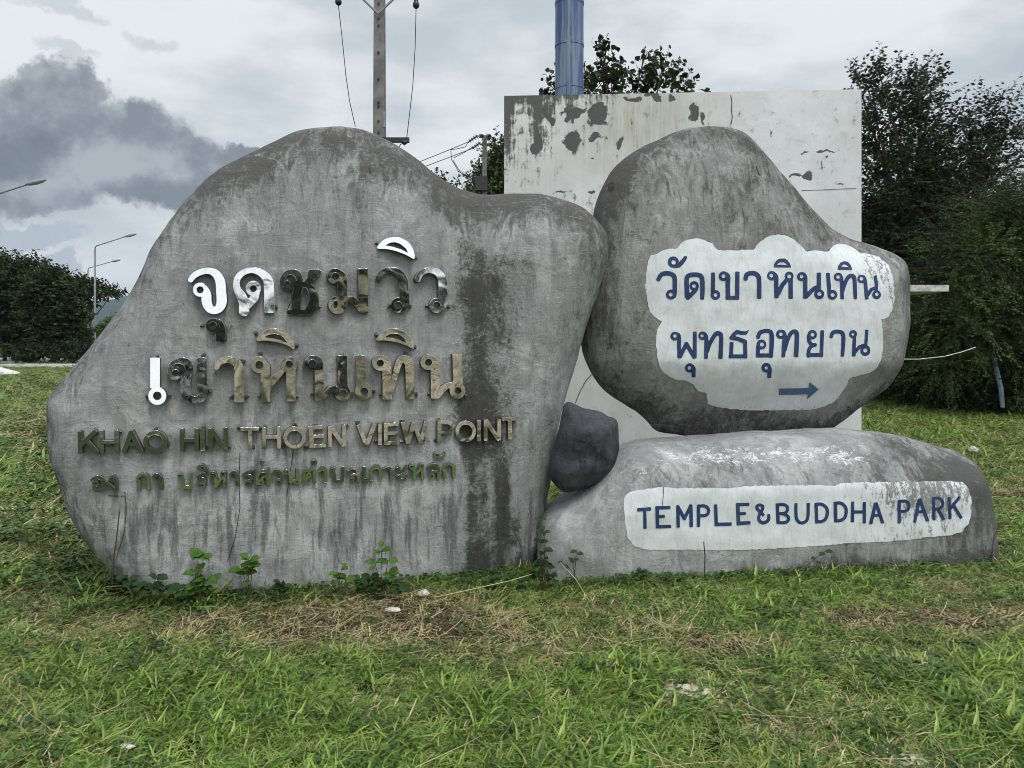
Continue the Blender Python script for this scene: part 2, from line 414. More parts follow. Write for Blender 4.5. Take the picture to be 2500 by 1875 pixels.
stain += .42 * G(px, 478, 26) * G(py, 716, 26) + .2 * G(px, 520, 30) * G(py, 700, 60)
drip = .30 + .6 * SS(py, 1040, 1090) * (1 - SS(py, 1160, 1290)) + .35 * G(px, 640, 200) * SS(py, 850, 900) + .4 * G(px, 545, 12) * SS(py, 780, 800)
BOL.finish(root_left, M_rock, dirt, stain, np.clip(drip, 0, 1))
tag(root_left, 'large grey concrete boulder sign with raised steel Thai and English lettering', 'boulder sign')

right_out = [(1262, 640), (1268, 600), (1275, 540), (1280, 470), (1295, 415), (1320, 368), (1352, 335), (1395, 308), (1440, 288), (1490, 271), (1540, 266), (1590, 270), (1622, 284), (1655, 322),
             (1690, 365), (1725, 410), (1765, 455), (1805, 494), (1850, 520), (1900, 534), (1942, 550), (1963, 575), (1970, 640), (1970, 700), (1960, 760), (1952, 800), (1925, 840), (1875, 880),
             (1825, 915), (1785, 936), (1700, 950), (1560, 952), (1440, 942), (1408, 925), (1380, 895), (1340, 868), (1300, 838), (1275, 795), (1258, 745), (1254, 690)]
AR, BR = .2083 + 1.7e-5 * 1340, -1.7e-5
AU = AR - .018
def right_bump(x, z):
    Y = (1 - F * BR * x) / (AU + CX * BR); dx = (CX + F * x / Y) / DISP; dy = (HY - F * (z - EYE) / Y) / DISP
    return .22 * max(0, (600 - dy) / 330) ** 1.3 + .30 * max(0, (dy - 780) / 160) ** 1.3 + .10 * max(0, (1420 - dx) / 150) ** 1.5 * min(1, max(0, (dy - 560) / 200))
BOU = Boulder('upper', right_out, AU, BR, .40, .50, p=2.1, bumpfn=right_bump)
root_up = empty('balanced_boulder', (2.0, 5.5, .9))
px, py, ed = BOU.px, BOU.py, BOU.edge
nzv = np.array([fbm(c, 2.0, 4) for c in BOU.co]); nz2 = np.array([fbm((c[0] * 3, c[1] * 3, c[2] * .7), 1.5, 4) for c in BOU.co])
dirt = .20 + .32 * (1 - SS(ed, .02, .35)) + .22 * SS(py, 820, 940) + .3 * nzv + .14 * nz2 + .18 * G(py, 400, 160) - .25 * (1 - SS(py, 262, 290)) - .15 * G(px, 1480, 90) * SS(py, 350, 450)  # shade painted on rim and underside, mixed with uneven weathering
stain = .45 * (1 - SS(ed, 0, .2)) * SS(py, 700, 900) + .55 * G(px, 1335, 30) * G(py, 760, 80) * .4 + .5 * G(px, 1320, 7) * G(py, 404, 9) * 3  # also deepens the painted shade along the lower edge
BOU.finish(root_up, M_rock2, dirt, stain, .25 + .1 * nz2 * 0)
tag(root_up, 'brown grey boulder with white cloud panel balanced on the low boulder', 'boulder sign')

base_out = [(1180, 1100), (1210, 1072), (1262, 1030), (1300, 985), (1345, 958), (1420, 942), (1540, 934), (1680, 930), (1800, 929), (1900, 934), (2000, 950), (2080, 975), (2120, 1010), (2146, 1070),
            (2155, 1140), (2158, 1190), (2154, 1240), (2140, 1330), (1900, 1380), (1500, 1390), (1250, 1380), (1165, 1330), (1160, 1220), (1166, 1140)]
def base_bump(x, z):
    Y = (1 - F * BR * x) / (AR + CX * BR); dy = (HY - F * (z - EYE) / Y) / DISP
    return .22 * max(0, (1050 - dy) / 110) ** 1.2
BOB = Boulder('base', base_out, AR, BR, .45, .40, p=2.4, Tb=.75, bumpfn=base_bump)
root_base = empty('base_boulder', (2.0, 5.5, 0))
px, py, ed = BOB.px, BOB.py, BOB.edge
nzv = np.array([fbm(c, 2.0, 4) for c in BOB.co]); nz2 = np.array([fbm((c[0] * 3, c[1] * 3, c[2] * .7), 1.5, 4) for c in BOB.co])
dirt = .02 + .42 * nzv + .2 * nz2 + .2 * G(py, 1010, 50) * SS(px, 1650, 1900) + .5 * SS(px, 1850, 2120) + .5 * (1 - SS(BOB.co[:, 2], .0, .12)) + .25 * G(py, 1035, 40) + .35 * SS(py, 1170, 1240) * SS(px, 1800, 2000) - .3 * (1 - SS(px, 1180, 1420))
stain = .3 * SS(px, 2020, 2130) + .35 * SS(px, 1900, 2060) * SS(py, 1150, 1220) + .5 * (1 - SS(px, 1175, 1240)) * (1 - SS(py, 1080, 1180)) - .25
splash = .72 * G(py, 985 + .00006 * (px - 1640) ** 2 + 14 * nz2, 40) * SS(px, 1330, 1450) * (1 - SS(px, 1820, 2000)) + .45 * G(px, 1385, 25) * G(py, 1030, 30) - .1
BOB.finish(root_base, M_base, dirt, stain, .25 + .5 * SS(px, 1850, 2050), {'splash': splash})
tag(root_base, 'low wide grey boulder at the bottom with white TEMPLE&BUDDHA PARK panel', 'boulder sign')

wedge_out = [(1190, 1020), (1193, 985), (1203, 940), (1212, 900), (1218, 878), (1228, 868), (1245, 876), (1262, 886), (1290, 890), (1312, 903), (1328, 908), (1331, 930), (1330, 965), (1328, 990),
             (1312, 1020), (1290, 1038), (1260, 1050), (1225, 1060), (1208, 1048)]
AW = 1 / 4.95
def wedge_bump(x, z): return .05 * abs(noise.noise(Vector((x * 7, 3, z * 7)))) + .06 * max(0, (x - .24) * 1.4) + .05 * max(0, (z - 1.05) * 1.5)
BOW = Boulder('wedge', wedge_out, AW, 0.0, .2, .14, p=1.5, voxel=.011, nz=.035, smooth_it=2, bumpfn=wedge_bump)
root_w = empty('wedged_rock', (.15, 5.15, .5))
nzv = np.array([fbm(c, 4, 4) for c in BOW.co])
BOW.finish(root_w, M_dark, .25 + .4 * nzv, .15 * nzv, np.full(len(nzv), .2))
tag(root_w, 'small dark angular rock wedged between the three pale boulders', 'rock')

# ------------------------------------------------------------------ glyph shapes
CR = {'A': (340, 560, 5.53), 'B': (720, 560, 5.53), 'C': (340, 780, 5.53), 'D': (740, 780, 5.53), 'E': (170, 1000, 4.0218), 'F': (720, 1000, 4.0218),
      'G': (1570, 560, 6.636), 'H': (1870, 560, 6.636), 'I': (1570, 760, 6.636), 'J': (1870, 760, 6.636), 'K': (1500, 1150, 4.9156), 'L': (1950, 1150, 4.424),
      'W': (0, 0, 1 / 1.13015), 'Q': (1200, 0, 3.318), 'R': (1700, 100, 2.765)}
def S(pts, w=None, cap=True, sm=None):
    return ('S', [tuple(p) if len(p) == 3 else (*p, w) for p in pts], cap, (len(pts) > 3) if sm is None else sm)
def D(x, y, r): return ('D', x, y, r)
def O(x, y, r): return ('O', x, y, r)          # round hole
def P(*p): return ('P', p)
def HP(*p): return ('H', p)                    # polygonal hole
def RG(x, y, r, w, ry=None):
    ry = ry or r
    return ('S', [(x + r * math.cos(a), y + ry * math.sin(a), w) for a in np.linspace(0, 2 * math.pi, 25)], False, False)
def sdf_elems(els, X, Y):
    d = np.full(X.shape, 1e9); holes = []
    for e in els:
        if e[0] == 'S':
            pts, cap, sm = e[1], e[2], e[3]
            if sm: pts = [tuple(q) for q in smoothpoly(pts, 4, False)]
            n = len(pts) - 1
            for i in range(n):
                ax, ay, aw = pts[i]; bx, by, bw = pts[i + 1]; ex, ey = bx - ax, by - ay; L = math.hypot(ex, ey) + 1e-9
                tt = ((X - ax) * ex + (Y - ay) * ey) / L / L; tc = np.clip(tt, 0, 1)
                dd = np.hypot(X - ax - tc * ex, Y - ay - tc * ey) - (aw + (bw - aw) * tc) / 2
                if cap and i == 0: dd = np.where(tt < 0, np.maximum(dd + 0, -tt * L), dd)
                if cap and i == n - 1: dd = np.where(tt > 1, np.maximum(dd, (tt - 1) * L), dd)
                d = np.minimum(d, dd)
        elif e[0] == 'D': d = np.minimum(d, np.hypot(X - e[1], Y - e[2]) - e[3])
        elif e[0] == 'P': d = np.minimum(d, poly_sd(smoothpoly(e[1], 3) if len(e[1]) > 9 else e[1], X, Y))
        elif e[0] == 'O': holes.append(np.hypot(X - e[1], Y - e[2]) - e[3])
        elif e[0] == 'H': holes.append(poly_sd(e[1], X, Y))
    for h in holes: d = np.maximum(d, -h)
    return d
def bounds(els):
    xs = []; ys = []
    for e in els:
        if e[0] == 'S':
            for p in e[1]: xs += [p[0] - p[2], p[0] + p[2]]; ys += [p[1] - p[2], p[1] + p[2]]
        elif e[0] == 'D': xs += [e[1] - e[3], e[1] + e[3]]; ys += [e[2] - e[3], e[2] + e[3]]
        elif e[0] == 'P':
            for p in e[1]: xs.append(p[0]); ys.append(p[1])
    return min(xs), max(xs), min(ys), max(ys)
def march(phi, xs, ys):
    """filled polygons where phi<0; returns verts2d, faces, contour edges"""
    V = {}; vs = []; fs = []; cont = []
    def vid(key, x, y):
        if key not in V: V[key] = len(vs); vs.append((x, y))
        return V[key]
    nx, ny = phi.shape
    neg = phi < 0
    anyc = neg[:-1, :-1] | neg[1:, :-1] | neg[1:, 1:] | neg[:-1, 1:]
    for i, j in zip(*np.where(anyc)):
        c = ((i, j), (i + 1, j), (i + 1, j + 1), (i, j + 1)); poly = []; cr = []
        for k in range(4):
            a, b = c[k], c[(k + 1) % 4]; fa, fb = phi[a], phi[b]
            if fa < 0: poly.append(vid(a, xs[a[0]], ys[a[1]]))
            if (fa < 0) != (fb < 0):
                s = fa / (fa - fb); s = min(max(s, .02), .98); key = (min(a, b), max(a, b))
                q = vid(key, xs[a[0]] + s * (xs[b[0]] - xs[a[0]]), ys[a[1]] + s * (ys[b[1]] - ys[a[1]]))
                poly.append(q); cr.append(q)
        if len(poly) >= 3: fs.append(poly)
        if len(cr) == 2: cont.append(tuple(cr))
    return vs, fs, cont
def shape2d(crop, els, step):
    ox, oy, sc = CR[crop]; x0, x1, y0, y1 = bounds(els); st = step * sc
    xs = np.arange(x0 - 2 * st, x1 + 2.5 * st, st); ys = np.arange(y0 - 2 * st, y1 + 2.5 * st, st)
    X, Y = np.meshgrid(xs, ys, indexing='ij'); phi = sdf_elems(els, X, Y)
    vs, fs, ct = march(phi, xs, ys)
    return [(ox + x / sc, oy + y / sc) for x, y in vs], fs, ct

# ---- raised steel letters: a flat plate on a plane parallel to the boulder face
def metal_letter(crop, els, tilt=0.0, yaw=0.0, off=.055, depth=.04, step=2.0, parent=None):
    vs, fs, ct = shape2d(crop, els, step)
    cxp = sum(v[0] for v in vs) / len(vs); cyp = sum(v[1] for v in vs) / len(vs)
    h = BOL.hit(cxp, cyp, 0)
    Yc = min(h.y if h else 9, 1 / (AL + BL * cxp) + .03) - off
    # plane normal: face of boulder, then tilt (lean back) and yaw
    n = Vector((F * BL / (AL + CX * BL), -1, 0)).normalized(); n = Vector((-abs(n.x) * -1 if False else n.x * -1 if False else 0.0, 0, 0)) if False else Vector((-(-F * BL / (AL + CX * BL)) * -1, -1, 0)).normalized()
    n = Vector((n.x, n.y, 0)); n = (n + Vector((math.tan(R(yaw)), 0, math.tan(R(tilt))))).normalized()
    c = Vector(((cxp - CX) / F * Yc, Yc, EYE - (cyp - HY) / F * Yc)); k = n.dot(c)
    cam0 = Vector((0, 0, EYE)); V = []
    for x, y in vs:
        d = Vector(((x - CX) / F, 1, -(y - HY) / F)); s = (k - n.dot(cam0)) / n.dot(d); V.append(cam0 + d * s)
    nb = len(V); back = Vector((-n.x, -n.y, 0)) * depth
    rl = parent.location
    W = [v - rl for v in V]
    used = {}
    faces = []; mi = []
    for f in fs: faces.append(f[::-1] if False else f); mi.append(0)
    ring = []
    for a, b in ct:
        for q in (a, b):
            if q not in used: used[q] = len(W); W.append(V[q] + back - rl)
    side0 = {}
    for a, b in ct:          # separate front rim copies so the side shades flat
        for q in (a, b):
            if q not in side0: side0[q] = len(W); W.append(V[q] - rl)
        faces.append([side0[a], side0[b], used[b], used[a]]); mi.append(1)
    me = bpy.data.meshes.new('letter'); me.from_pydata([tuple(v) for v in W], [], faces); me.update()
    me.materials.append(M_metal); me.materials.append(M_side); me.polygons.foreach_set('material_index', mi)
    bm = bmesh.new(); bm.from_mesh(me)
    fr = [f for f in bm.faces if f.material_index == 0]
    bmesh.ops.dissolve_limit(bm, angle_limit=R(.2), use_dissolve_boundaries=False, verts=list({v for f in fr for v in f.verts}), edges=list({e for f in fr for e in f.edges}))
    bmesh.ops.recalc_face_normals(bm, faces=bm.faces[:])
    bm.to_mesh(me); bm.free()
    o = bpy.data.objects.new('letter', me); COL.objects.link(o); o.parent = parent
    return o
OV = 1.0
METAL = [
 ('A', [S([(688,694,70),(735,628,80),(830,577,84),(940,560,86),(1035,602,110),(1092,700,132),(1106,850,136),(1112,980,138),(1080,1062,118),(1012,1097,98),(945,1062,118),(910,980,134),(905,880,132),(870,800,110)]), D(820,815,96), O(822,815,47)], 5, -3),
 ('A', [D(990,1298,95), S([(1000,1240,70),(1070,1265,100),(1097,1350,133),(1097,1502,133)]), O(992,1298,50)], 0, -5),
 ('A', [S([(1415,1133,138),(1413,1000,138),(1378,905,135),(1328,820,105),(1311,740,92),(1335,650,88),(1410,580,80),(1530,553,76),(1650,592,102),(1735,680,132),(1750,800,136),(1757,1128,138)]), D(1540,798,103), S([(1600,830,70),(1560,920,110),(1460,1030,110)]), O(1540,797,46)], 1.6, 2),
 ('B', [S([(-165,800,50),(-172,700,72),(-130,620,86),(-60,585,92),(25,620,120),(50,760,130),(30,900,140),(20,1143,140)]), D(-106,735,95), P((-91,1085),(-91,1145),(200,1145),(270,1105),(310,1040),(318,940),(305,860),(260,770),(215,730),(290,670),(325,600),(345,548),(195,548),(165,650),(105,735),(60,900),(20,1080)), HP((110,780),(85,880),(75,1080),(130,1090),(180,1010),(195,930),(185,850),(150,785)), O(-106,735,42), HP((-131,650),(-100,617),(-45,612),(5,645),(25,700),(-8,700),(-50,650))], -1, -6),
 ('B', [D(545,632,107), S([(560,600,90),(632,640,130),(640,800,130),(645,1010,120)]), D(575,1020,122), O(545,632,50), S([(690,950,90),(780,955,90),(850,1020,80),(905,1110,70)]), S([(650,1010,110),(640,1060,120)]), P((857,530),(985,530),(995,1130),(880,1130),(862,1000)), HP((520,1000),(540,960),(575,965),(580,1010),(560,1065),(530,1060)), HP((712,965),(760,990),(810,1040),(850,1115),(790,1080),(730,1020))], -2.5, 6),
 ('B', [S([(1125,687,80),(1148,612,80),(1220,560,76),(1310,551,76),(1400,582,100),(1460,680,120),(1475,800,122),(1480,920,126),(1484,1020,120),(1440,1080,70)]), D(1398,1025,103), O(1396,1024,50)], -1.0, -4),
 ('B', [P((1110,258),(1150,185),(1220,130),(1310,105),(1400,108),(1500,150),(1570,220),(1610,310),(1610,400),(1500,345),(1350,290),(1220,265)), HP((1220,215),(1290,178),(1360,172),(1430,200),(1500,260),(1530,320),(1440,270),(1330,235))], 6, -3),
 ('B', [S([(1655,687,80),(1690,612,80),(1760,561,76),(1850,556,76),(1940,592,100),(1990,680,120),(2000,800,120),(2000,1010,120),(1960,1080,70)]), D(1915,1028,102), O(1915,1020,47)], -.2, 5),
 ('C', [S([(214,523),(212,930)], 132), D(243,1033,122), O(243,1030,57)], 9, 0),
 ('C', [D(480,715,101), S([(425,660,80),(470,592,84),(560,560,88),(650,592,112),(668,680,118),(630,790,130),(622,950,135),(650,1048,112),(740,1086,96),(830,1060,110),(858,980,140),(848,800,137),(843,520,133)]), O(487,720,45), HP((455,625),(500,592),(550,592),(600,625),(625,680),(598,740),(565,650),(515,622))], 3, 6),
 ('C', [S([(1042,655,78),(1072,590,80),(1130,555,85),(1220,545,86),(1310,592,112),(1345,680,130),(1348,1115,132)])], -3, 3),
 ('C', [D(1615,610,112), S([(1640,570,110),(1700,650,128),(1706,1112,130)], sm=False), P((1765,790),(1850,715),(1940,670),(1955,720),(1890,800),(1810,900),(1765,1000)), D(2025,612,112), S([(2047,620,125),(2047,1105,128)]), O(1622,612,54), O(2025,602,50)], -1, -5),
 ('C', [P((1588,290),(1610,230),(1680,160),(1770,122),(1870,122),(1970,165),(2050,240),(2090,320),(2090,405),(2000,350),(1850,305),(1700,285)), HP((1685,240),(1740,205),(1820,192),(1900,205),(1960,260),(2000,318),(1900,275),(1780,250))], -4, 4),
 ('D', [D(125,590,105), S([(130,532,100),(195,562,120),(215,660,120),(222,1092,122)]), O(122,592,52), P((282,985),(340,910),(440,880),(470,960),(400,970),(340,1020),(285,1088),(222,1090)), S([(530,488),(540,940)], 128), D(533,990,108), O(537,990,50)], 1.5, 9),
 ('D', [S([(780,488),(785,930)], 130), D(817,972,116), O(825,967,52)], -4, -3),
 ('D', [D(1040,585,108), S([(1058,522,92),(1115,580,122),(1130,700,124),(1138,1078,130)]), S([(1190,1020,50),(1238,790,72),(1285,610,90),(1340,532,92),(1415,562,120),(1440,660,122),(1447,1073,120)]), O(1042,588,47)], -4, 2),
 ('D', [P((982,283),(1020,220),(1080,160),(1170,122),(1270,122),(1370,170),(1450,250),(1490,320),(1495,398),(1400,355),(1250,305),(1100,283)), HP((1105,235),(1160,200),(1230,188),(1300,200),(1360,250),(1400,320),(1300,270),(1200,245))], -3, -5),
 ('D', [D(1690,580,104), S([(1700,522,92),(1765,572,120),(1782,680,122),(1788,1066,126)]), O(1693,577,47), P((1845,915),(1930,862),(2035,840),(2045,920),(1960,930),(1900,990),(1850,1066),(1790,1065)), S([(2080,470),(2095,940)], 130), D(2085,965,106), O(2092,958,47)], -3.5, 1),
 # KHAO HIN THOEN VIEW POINT
 ('E', [S([(97,215),(103,432)],40), S([(258,208),(112,340)],46), S([(160,298),(275,425)],44)], -2, 0),
 ('E', [S([(307,210),(316,430)],40), S([(458,205),(465,420)],42), S([(310,322),(460,318)],36)], -1, 2),
 ('E', [S([(603,212),(528,425)],44), S([(600,212),(702,420)],44), S([(560,342),(662,340)],36)], -2, -3),
 ('E', [RG(840,318,98,42,91)], -1, 1),
 ('E', [S([(1100,190),(1107,410)],42), S([(1245,190),(1250,405)],42), S([(1110,303),(1250,303)],36)], -2, 0),
 ('E', [S([(1302,187),(1308,402)],48)], -1, 0),
 ('E', [S([(1380,185),(1388,400)],44), S([(1385,185),(1535,400)],46), S([(1530,178),(1537,398)],42)], -2, 2),
 ('E', [S([(1682,192),(1860,190)],36), S([(1770,200),(1772,385)],40)], 0.6, 4),
 ('E', [S([(1908,180),(1910,386)],40), S([(2052,165),(2057,381)],38), S([(1915,270),(2050,268)],36)], 0.6, -2),
 ('F', [RG(-3,275,92,38,90)], 0.6, 6),
 ('F', [S([(160,165),(165,378)],44), S([(130,180),(285,175)],36), S([(165,265),(285,262)],32), S([(160,365),(300,352)],36)], 0.6, 1),
 ('F', [S([(340,170),(348,368)],38), S([(345,165),(485,360)],42), S([(482,150),(485,360)],38)], 0.6, 3),
 ('F', [S([(625,150),(705,352)],42), S([(782,145),(705,352)],42)], 0.6, 4),
 ('F', [S([(834,138),(835,345)],38)], 0.6, 4),
 ('F', [S([(893,138),(895,342)],42), S([(875,150),(1018,145)],34), S([(900,235),(1015,232)],32), S([(880,332),(1025,325)],36)], 0.6, 3),
 ('F', [S([(1058,126),(1112,334)],38), S([(1168,130),(1112,334)],38), S([(1168,130),(1235,327)],38), S([(1288,120),(1235,327)],38)], 0.6, 5),
 ('F', [S([(1420,112),(1420,322)],40), S([(1420,128),(1500,125),(1540,148),(1544,188),(1512,222),(1420,226)],34)], 0.6, 4),
 ('F', [RG(1677,215,84,36,88)], 0.6, -3),
 ('F', [S([(1808,105),(1808,310)],38)], 0.6, 4),
 ('F', [S([(1873,100),(1873,306)],36), S([(1872,100),(2005,298)],40), S([(2005,95),(2005,298)],36)], 0.6, 3),
 ('F', [S([(2035,98),(2192,88)],34), S([(2112,95),(2112,290)],38)], 0.6, 4),
]
SMALL = [
 ('E', [S([(210,692,24),(265,665,34),(320,685,40),(330,745,42),(305,790,40),(255,790,36),(238,745,34)]), D(255,722,34), O(255,722,12)]),
 ('E', [D(420,675,34), O(418,675,12), S([(435,660,30),(455,700,32),(455,805,34)],sm=False), S([(362,708),(450,795)],30)]),
 ('E', [S([(683,790),(688,715),(662,692)],30,sm=False), S([(662,680,25),(690,648,32),(735,640,34),(770,670,36),(775,785,36)])]),
 ('E', [S([(812,665,25),(850,640,32),(888,665,34),(897,720,34),(900,785,34)])]),
 ('E', [D(1087,650,30), O(1085,650,11), S([(1095,640,30),(1112,680,32),(1115,762,34),(1185,762,34),(1195,720,34),(1195,620,34)],sm=False)]),
 ('E', [S([(1335,625,22),(1290,640,30),(1258,665,28),(1312,685,32),(1325,720,34)],sm=False), D(1303,742,33), O(1301,741,12)]),
 ('E', [P((1240,575),(1270,540),(1310,535),(1350,565),(1367,605),(1360,622),(1300,588)), HP((1275,568),(1305,556),(1335,585))]),
 ('E', [D(1405,635,30), O(1403,635,11), S([(1415,630,30),(1435,680,32),(1435,765,34)],sm=False), S([(1440,745),(1500,660)],28), D(1507,632,30), O(1507,630,11), S([(1518,650,28),(1522,760,34)])]),
 ('E', [S([(1570,642,24),(1610,612,32),(1640,645,34),(1645,752,34)])]),
 ('E', [S([(1808,598,20),(1760,610,28),(1705,637,28),(1772,655,32),(1788,695,34)],sm=False), D(1752,722,34), O(1750,722,12)]),
 ('E', [S([(1845,742,34),(1845,650,32),(1872,610,30),(1922,605,32),(1947,640,34),(1950,740,34)]), D(1880,712,30), O(1878,714,11), S([(1885,690,26),(1900,660,24),(1945,650,24)]), S([(1925,612),(1965,578)],22)]),
 ('E', [P((1873,497),(1910,497),(1900,560),(1880,560))]),
 ('E', [S([(1985,635,26),(2030,600,32),(2072,622,34),(2082,690,34)]), D(2055,712,34), O(2053,712,12)]),
 ('E', [D(2137,612,28), O(2135,612,10), S([(2148,612,28),(2168,650,32),(2170,720,34)],sm=False), S([(2175,715),(2215,690)],26), S([(2237,580),(2238,700)],34), D(2232,708,30), O(2232,708,10)]),
 ('F', [S([(95,728,34),(92,620,32),(118,590,30),(140,608,28),(165,585,30),(190,610,32),(190,722,34)]), D(137,645,26), O(137,643,9), S([(128,665),(105,705)],26)]),
 ('F', [RG(185,517,24,18)]),
 ('F', [S([(232,605,24),(272,578,32),(302,605,34),(303,718,34)])]),
 ('F', [D(370,590,28), O(368,588,10), S([(380,595,26),(388,640,30),(390,700,34),(462,698,34),(472,660,34),(472,560,34)],sm=False)]),
 ('F', [S([(515,598,24),(560,572,32),(610,588,34),(622,640,34),(622,705,34)]), S([(610,645,24),(570,640,26),(548,668,30)]), D(562,686,28), O(560,686,10)]),
 ('F', [S([(682,558),(684,670)],34), D(694,687,32), O(694,686,11)]),
 ('F', [S([(755,698,34),(755,635,30),(738,610,22)],sm=False), S([(742,598,22),(795,562,34),(838,590,34),(845,692,34)])]),
 ('F', [S([(868,588,14),(918,572,26),(946,602,34),(948,692,34)])]),
 ('F', [D(1010,580,28), O(1008,580,11), S([(1012,600,18),(1055,600,22),(1098,545,20)]), D(1018,662,28), O(1018,660,11), S([(1018,685,20),(1070,688,24),(1102,632,20)])]),
 ('F', [D(1150,560,30), O(1148,560,11), S([(1162,570,26),(1172,610,30),(1172,682,32)],sm=False), S([(1176,645),(1240,585)],24), D(1242,556,30), O(1242,555,11), S([(1252,570,26),(1256,680,34)])]),
 ('F', [S([(1302,578,24),(1355,542,34),(1405,568,34),(1412,680,34)]), S([(1400,612,24),(1352,612,26),(1335,640,26)]), D(1347,652,28), O(1347,652,11)]),
 ('F', [D(1395,447,32), O(1395,447,12), S([(1400,470,26),(1450,462,28),(1478,418,24)])]),
 ('F', [S([(1472,672,34),(1474,605,30),(1455,585,22)],sm=False), S([(1458,575,20),(1485,542,30),(1525,532,34),(1560,562,34),(1560,665,34)])]),
]
for g in METAL: metal_letter(g[0], g[1], g[2], g[3], parent=root_left, step=2.0 if g[0] in 'ABCD' else 1.5, off=.05 if g[0] in 'ABCD' else .045, depth=.055)
for g in SMALL: metal_letter(g[0], g[1], random.choice((-5, -4, -3, -2, 0, 1.5)), random.uniform(-8, 9), parent=root_left, step=1.2, off=.035, depth=.045)
# dark fixing tabs round the letters
tb = MB()
tabs = [('A', 1850, 1050), ('A', 2115, 1570), ('A', 855, 1300), ('A', 1580, 1410), ('B', 330, 1045), ('B', 1100, 190), ('B', 1630, 385), ('B', 1270, 1035), ('B', 1775, 1035), ('B', 1548, 1040), ('B', 2070, 1050),
        ('C', 115, 1035), ('C', 400, 1035), ('C', 960, 960), ('C', 1250, 1045), ('C', 1450, 1035), ('C', 1620, 1030), ('C', 2130, 1040), ('C', 2125, 350), ('C', 1635, 460), ('C', 870, 485), ('C', 1400, 560), ('C', 250, 500),
        ('D', 130, 1005), ('D', 660, 998), ('D', 950, 970), ('D', 1040, 1010), ('D', 1525, 1005), ('D', 1700, 1003), ('D', 985, 205), ('D', 1380, 450), ('D', 530, 468), ('D', 1500, 370), ('D', 2190, 1030),
        ('E', 500, 210), ('E', 720, 380), ('E', 960, 330), ('E', 850, 188), ('E', 1320, 160), ('E', 1380, 175), ('E', 1575, 360), ('E', 1665, 170), ('E', 1800, 365), ('E', 1870, 178), ('E', 1920, 160), ('E', 2090, 345), ('E', 260, 190), ('E', 1350, 375),
        ('F', 505, 165), ('F', 612, 125), ('F', 795, 310), ('F', 940, 118), ('F', 1050, 110), ('F', 1045, 310), ('F', 1270, 105), ('F', 1410, 95), ('F', 1385, 300), ('F', 1270, 290), ('F', 0, 150), ('F', 110, 370), ('F', 200, 155)]
for c, x, y in tabs:
    ox, oy, sc = CR[c]; p = BOL.hit(ox + x / sc, oy + y / sc, .006)
    if p: tb.box(p - root_left.location, (random.uniform(.012, .024), .025, random.uniform(.012, .02)), Vector((random.uniform(-1, 1), -1, random.uniform(-1, 1))).to_track_quat('Y', 'Z').to_matrix())
o = tb.obj('fixing_tabs', M_side, root_left); o['kind'] = 'stuff'

# ---- flat paint: thin sheets that follow the boulder surface
def decal(bol, crop, els, step, mat, parent, name, off, wornfn=None, pull=0):
    vs, fs, ct = shape2d(crop, els, step); V = []; ok = []
    rl = root_of(parent)
    for x, y in vs:
        h = bol.hit(x, y, off); ok.append(h is not None); V.append((h if h is not None else Vector((0, 0, 0))) - rl)
    faces = [f for f in fs if all(ok[i] for i in f)]
    me = bpy.data.meshes.new(name); me.from_pydata([tuple(v) for v in V], [], faces); me.update()
    setattr_f(me, 'worn', [wornfn(x / DISP, y / DISP) if wornfn else 0 for x, y in vs])
    me.polygons.foreach_set('use_smooth', [True] * len(me.polygons)); me.materials.append(mat)
    bm = bmesh.new(); bm.from_mesh(me); loose = [v for v in bm.verts if not v.link_faces]; bmesh.ops.delete(bm, geom=loose, context='VERTS')
    bmesh.ops.reverse_faces(bm, faces=[f for f in bm.faces if f.normal.y > 0]); bm.to_mesh(me); bm.free()
    o = bpy.data.objects.new(name, me); COL.objects.link(o); o.parent = parent; return o
def root_of(o):
    while o.parent is not None: o = o.parent
    return o.location
def cc(crop, pts):
    ox, oy, sc = CR[crop]; return [(ox + x / sc, oy + y / sc) for x, y in pts]
cloud = (cc('G', [(80,520),(120,430),(200,405),(320,345),(430,315),(540,310),(620,225),(740,165),(870,148),(1000,170),(1110,230),(1210,345),(1500,340),(1800,328),(1840,270),(1900,205)])
  + cc('H', [(0,135),(100,98),(200,85),(320,100),(440,160),(540,240),(650,355),(740,342),(850,352),(1020,365),(1060,300),(1110,250),(1180,235),(1300,250),(1400,290),(1540,390),(1640,395),(1780,430),(1900,500),(1990,600),(2050,750),(2070,950),(2075,1120),(2040,1300),(1980,1410),(1900,1460),(1865,1445)])
  + cc('J', [(1880,250),(1895,450),(1890,620),(1860,780),(1800,900),(1700,985),(1490,1040),(1400,1065),(1335,1100),(1310,1180),(1220,1320),(1150,1420),(1060,1480),(900,1550),(700,1590),(300,1600),(0,1600)])
  + cc('I', [(1750,1600),(1400,1580),(1200,1545),(1050,1500),(1035,1400),(1020,1320),(900,1290),(800,1180),(700,1120),(570,1115),(450,1075),(330,990),(260,880),(230,700),(205,540),(215,400),(240,280),(300,160),(180,85),(110,10)])
  + cc('G', [(60,1150),(42,900),(50,680)]))
CR['X'] = (0, 0, 1.0)
def wfine(f, s=90):
    return f
def w_cloud(x, y):
    a = .62 * math.exp(-((x - 1890) / 45) ** 2 - ((y - 575) / 50) ** 2) + .4 * math.exp(-((x - 1935) / 22) ** 2 - ((y - 640) / 90) ** 2)
    a += .12 * noise.noise(Vector((x * .03, y * .012, 0)))
    return a - .2 + (.3 if y > 875 and abs(x - 1650) < 130 else 0)
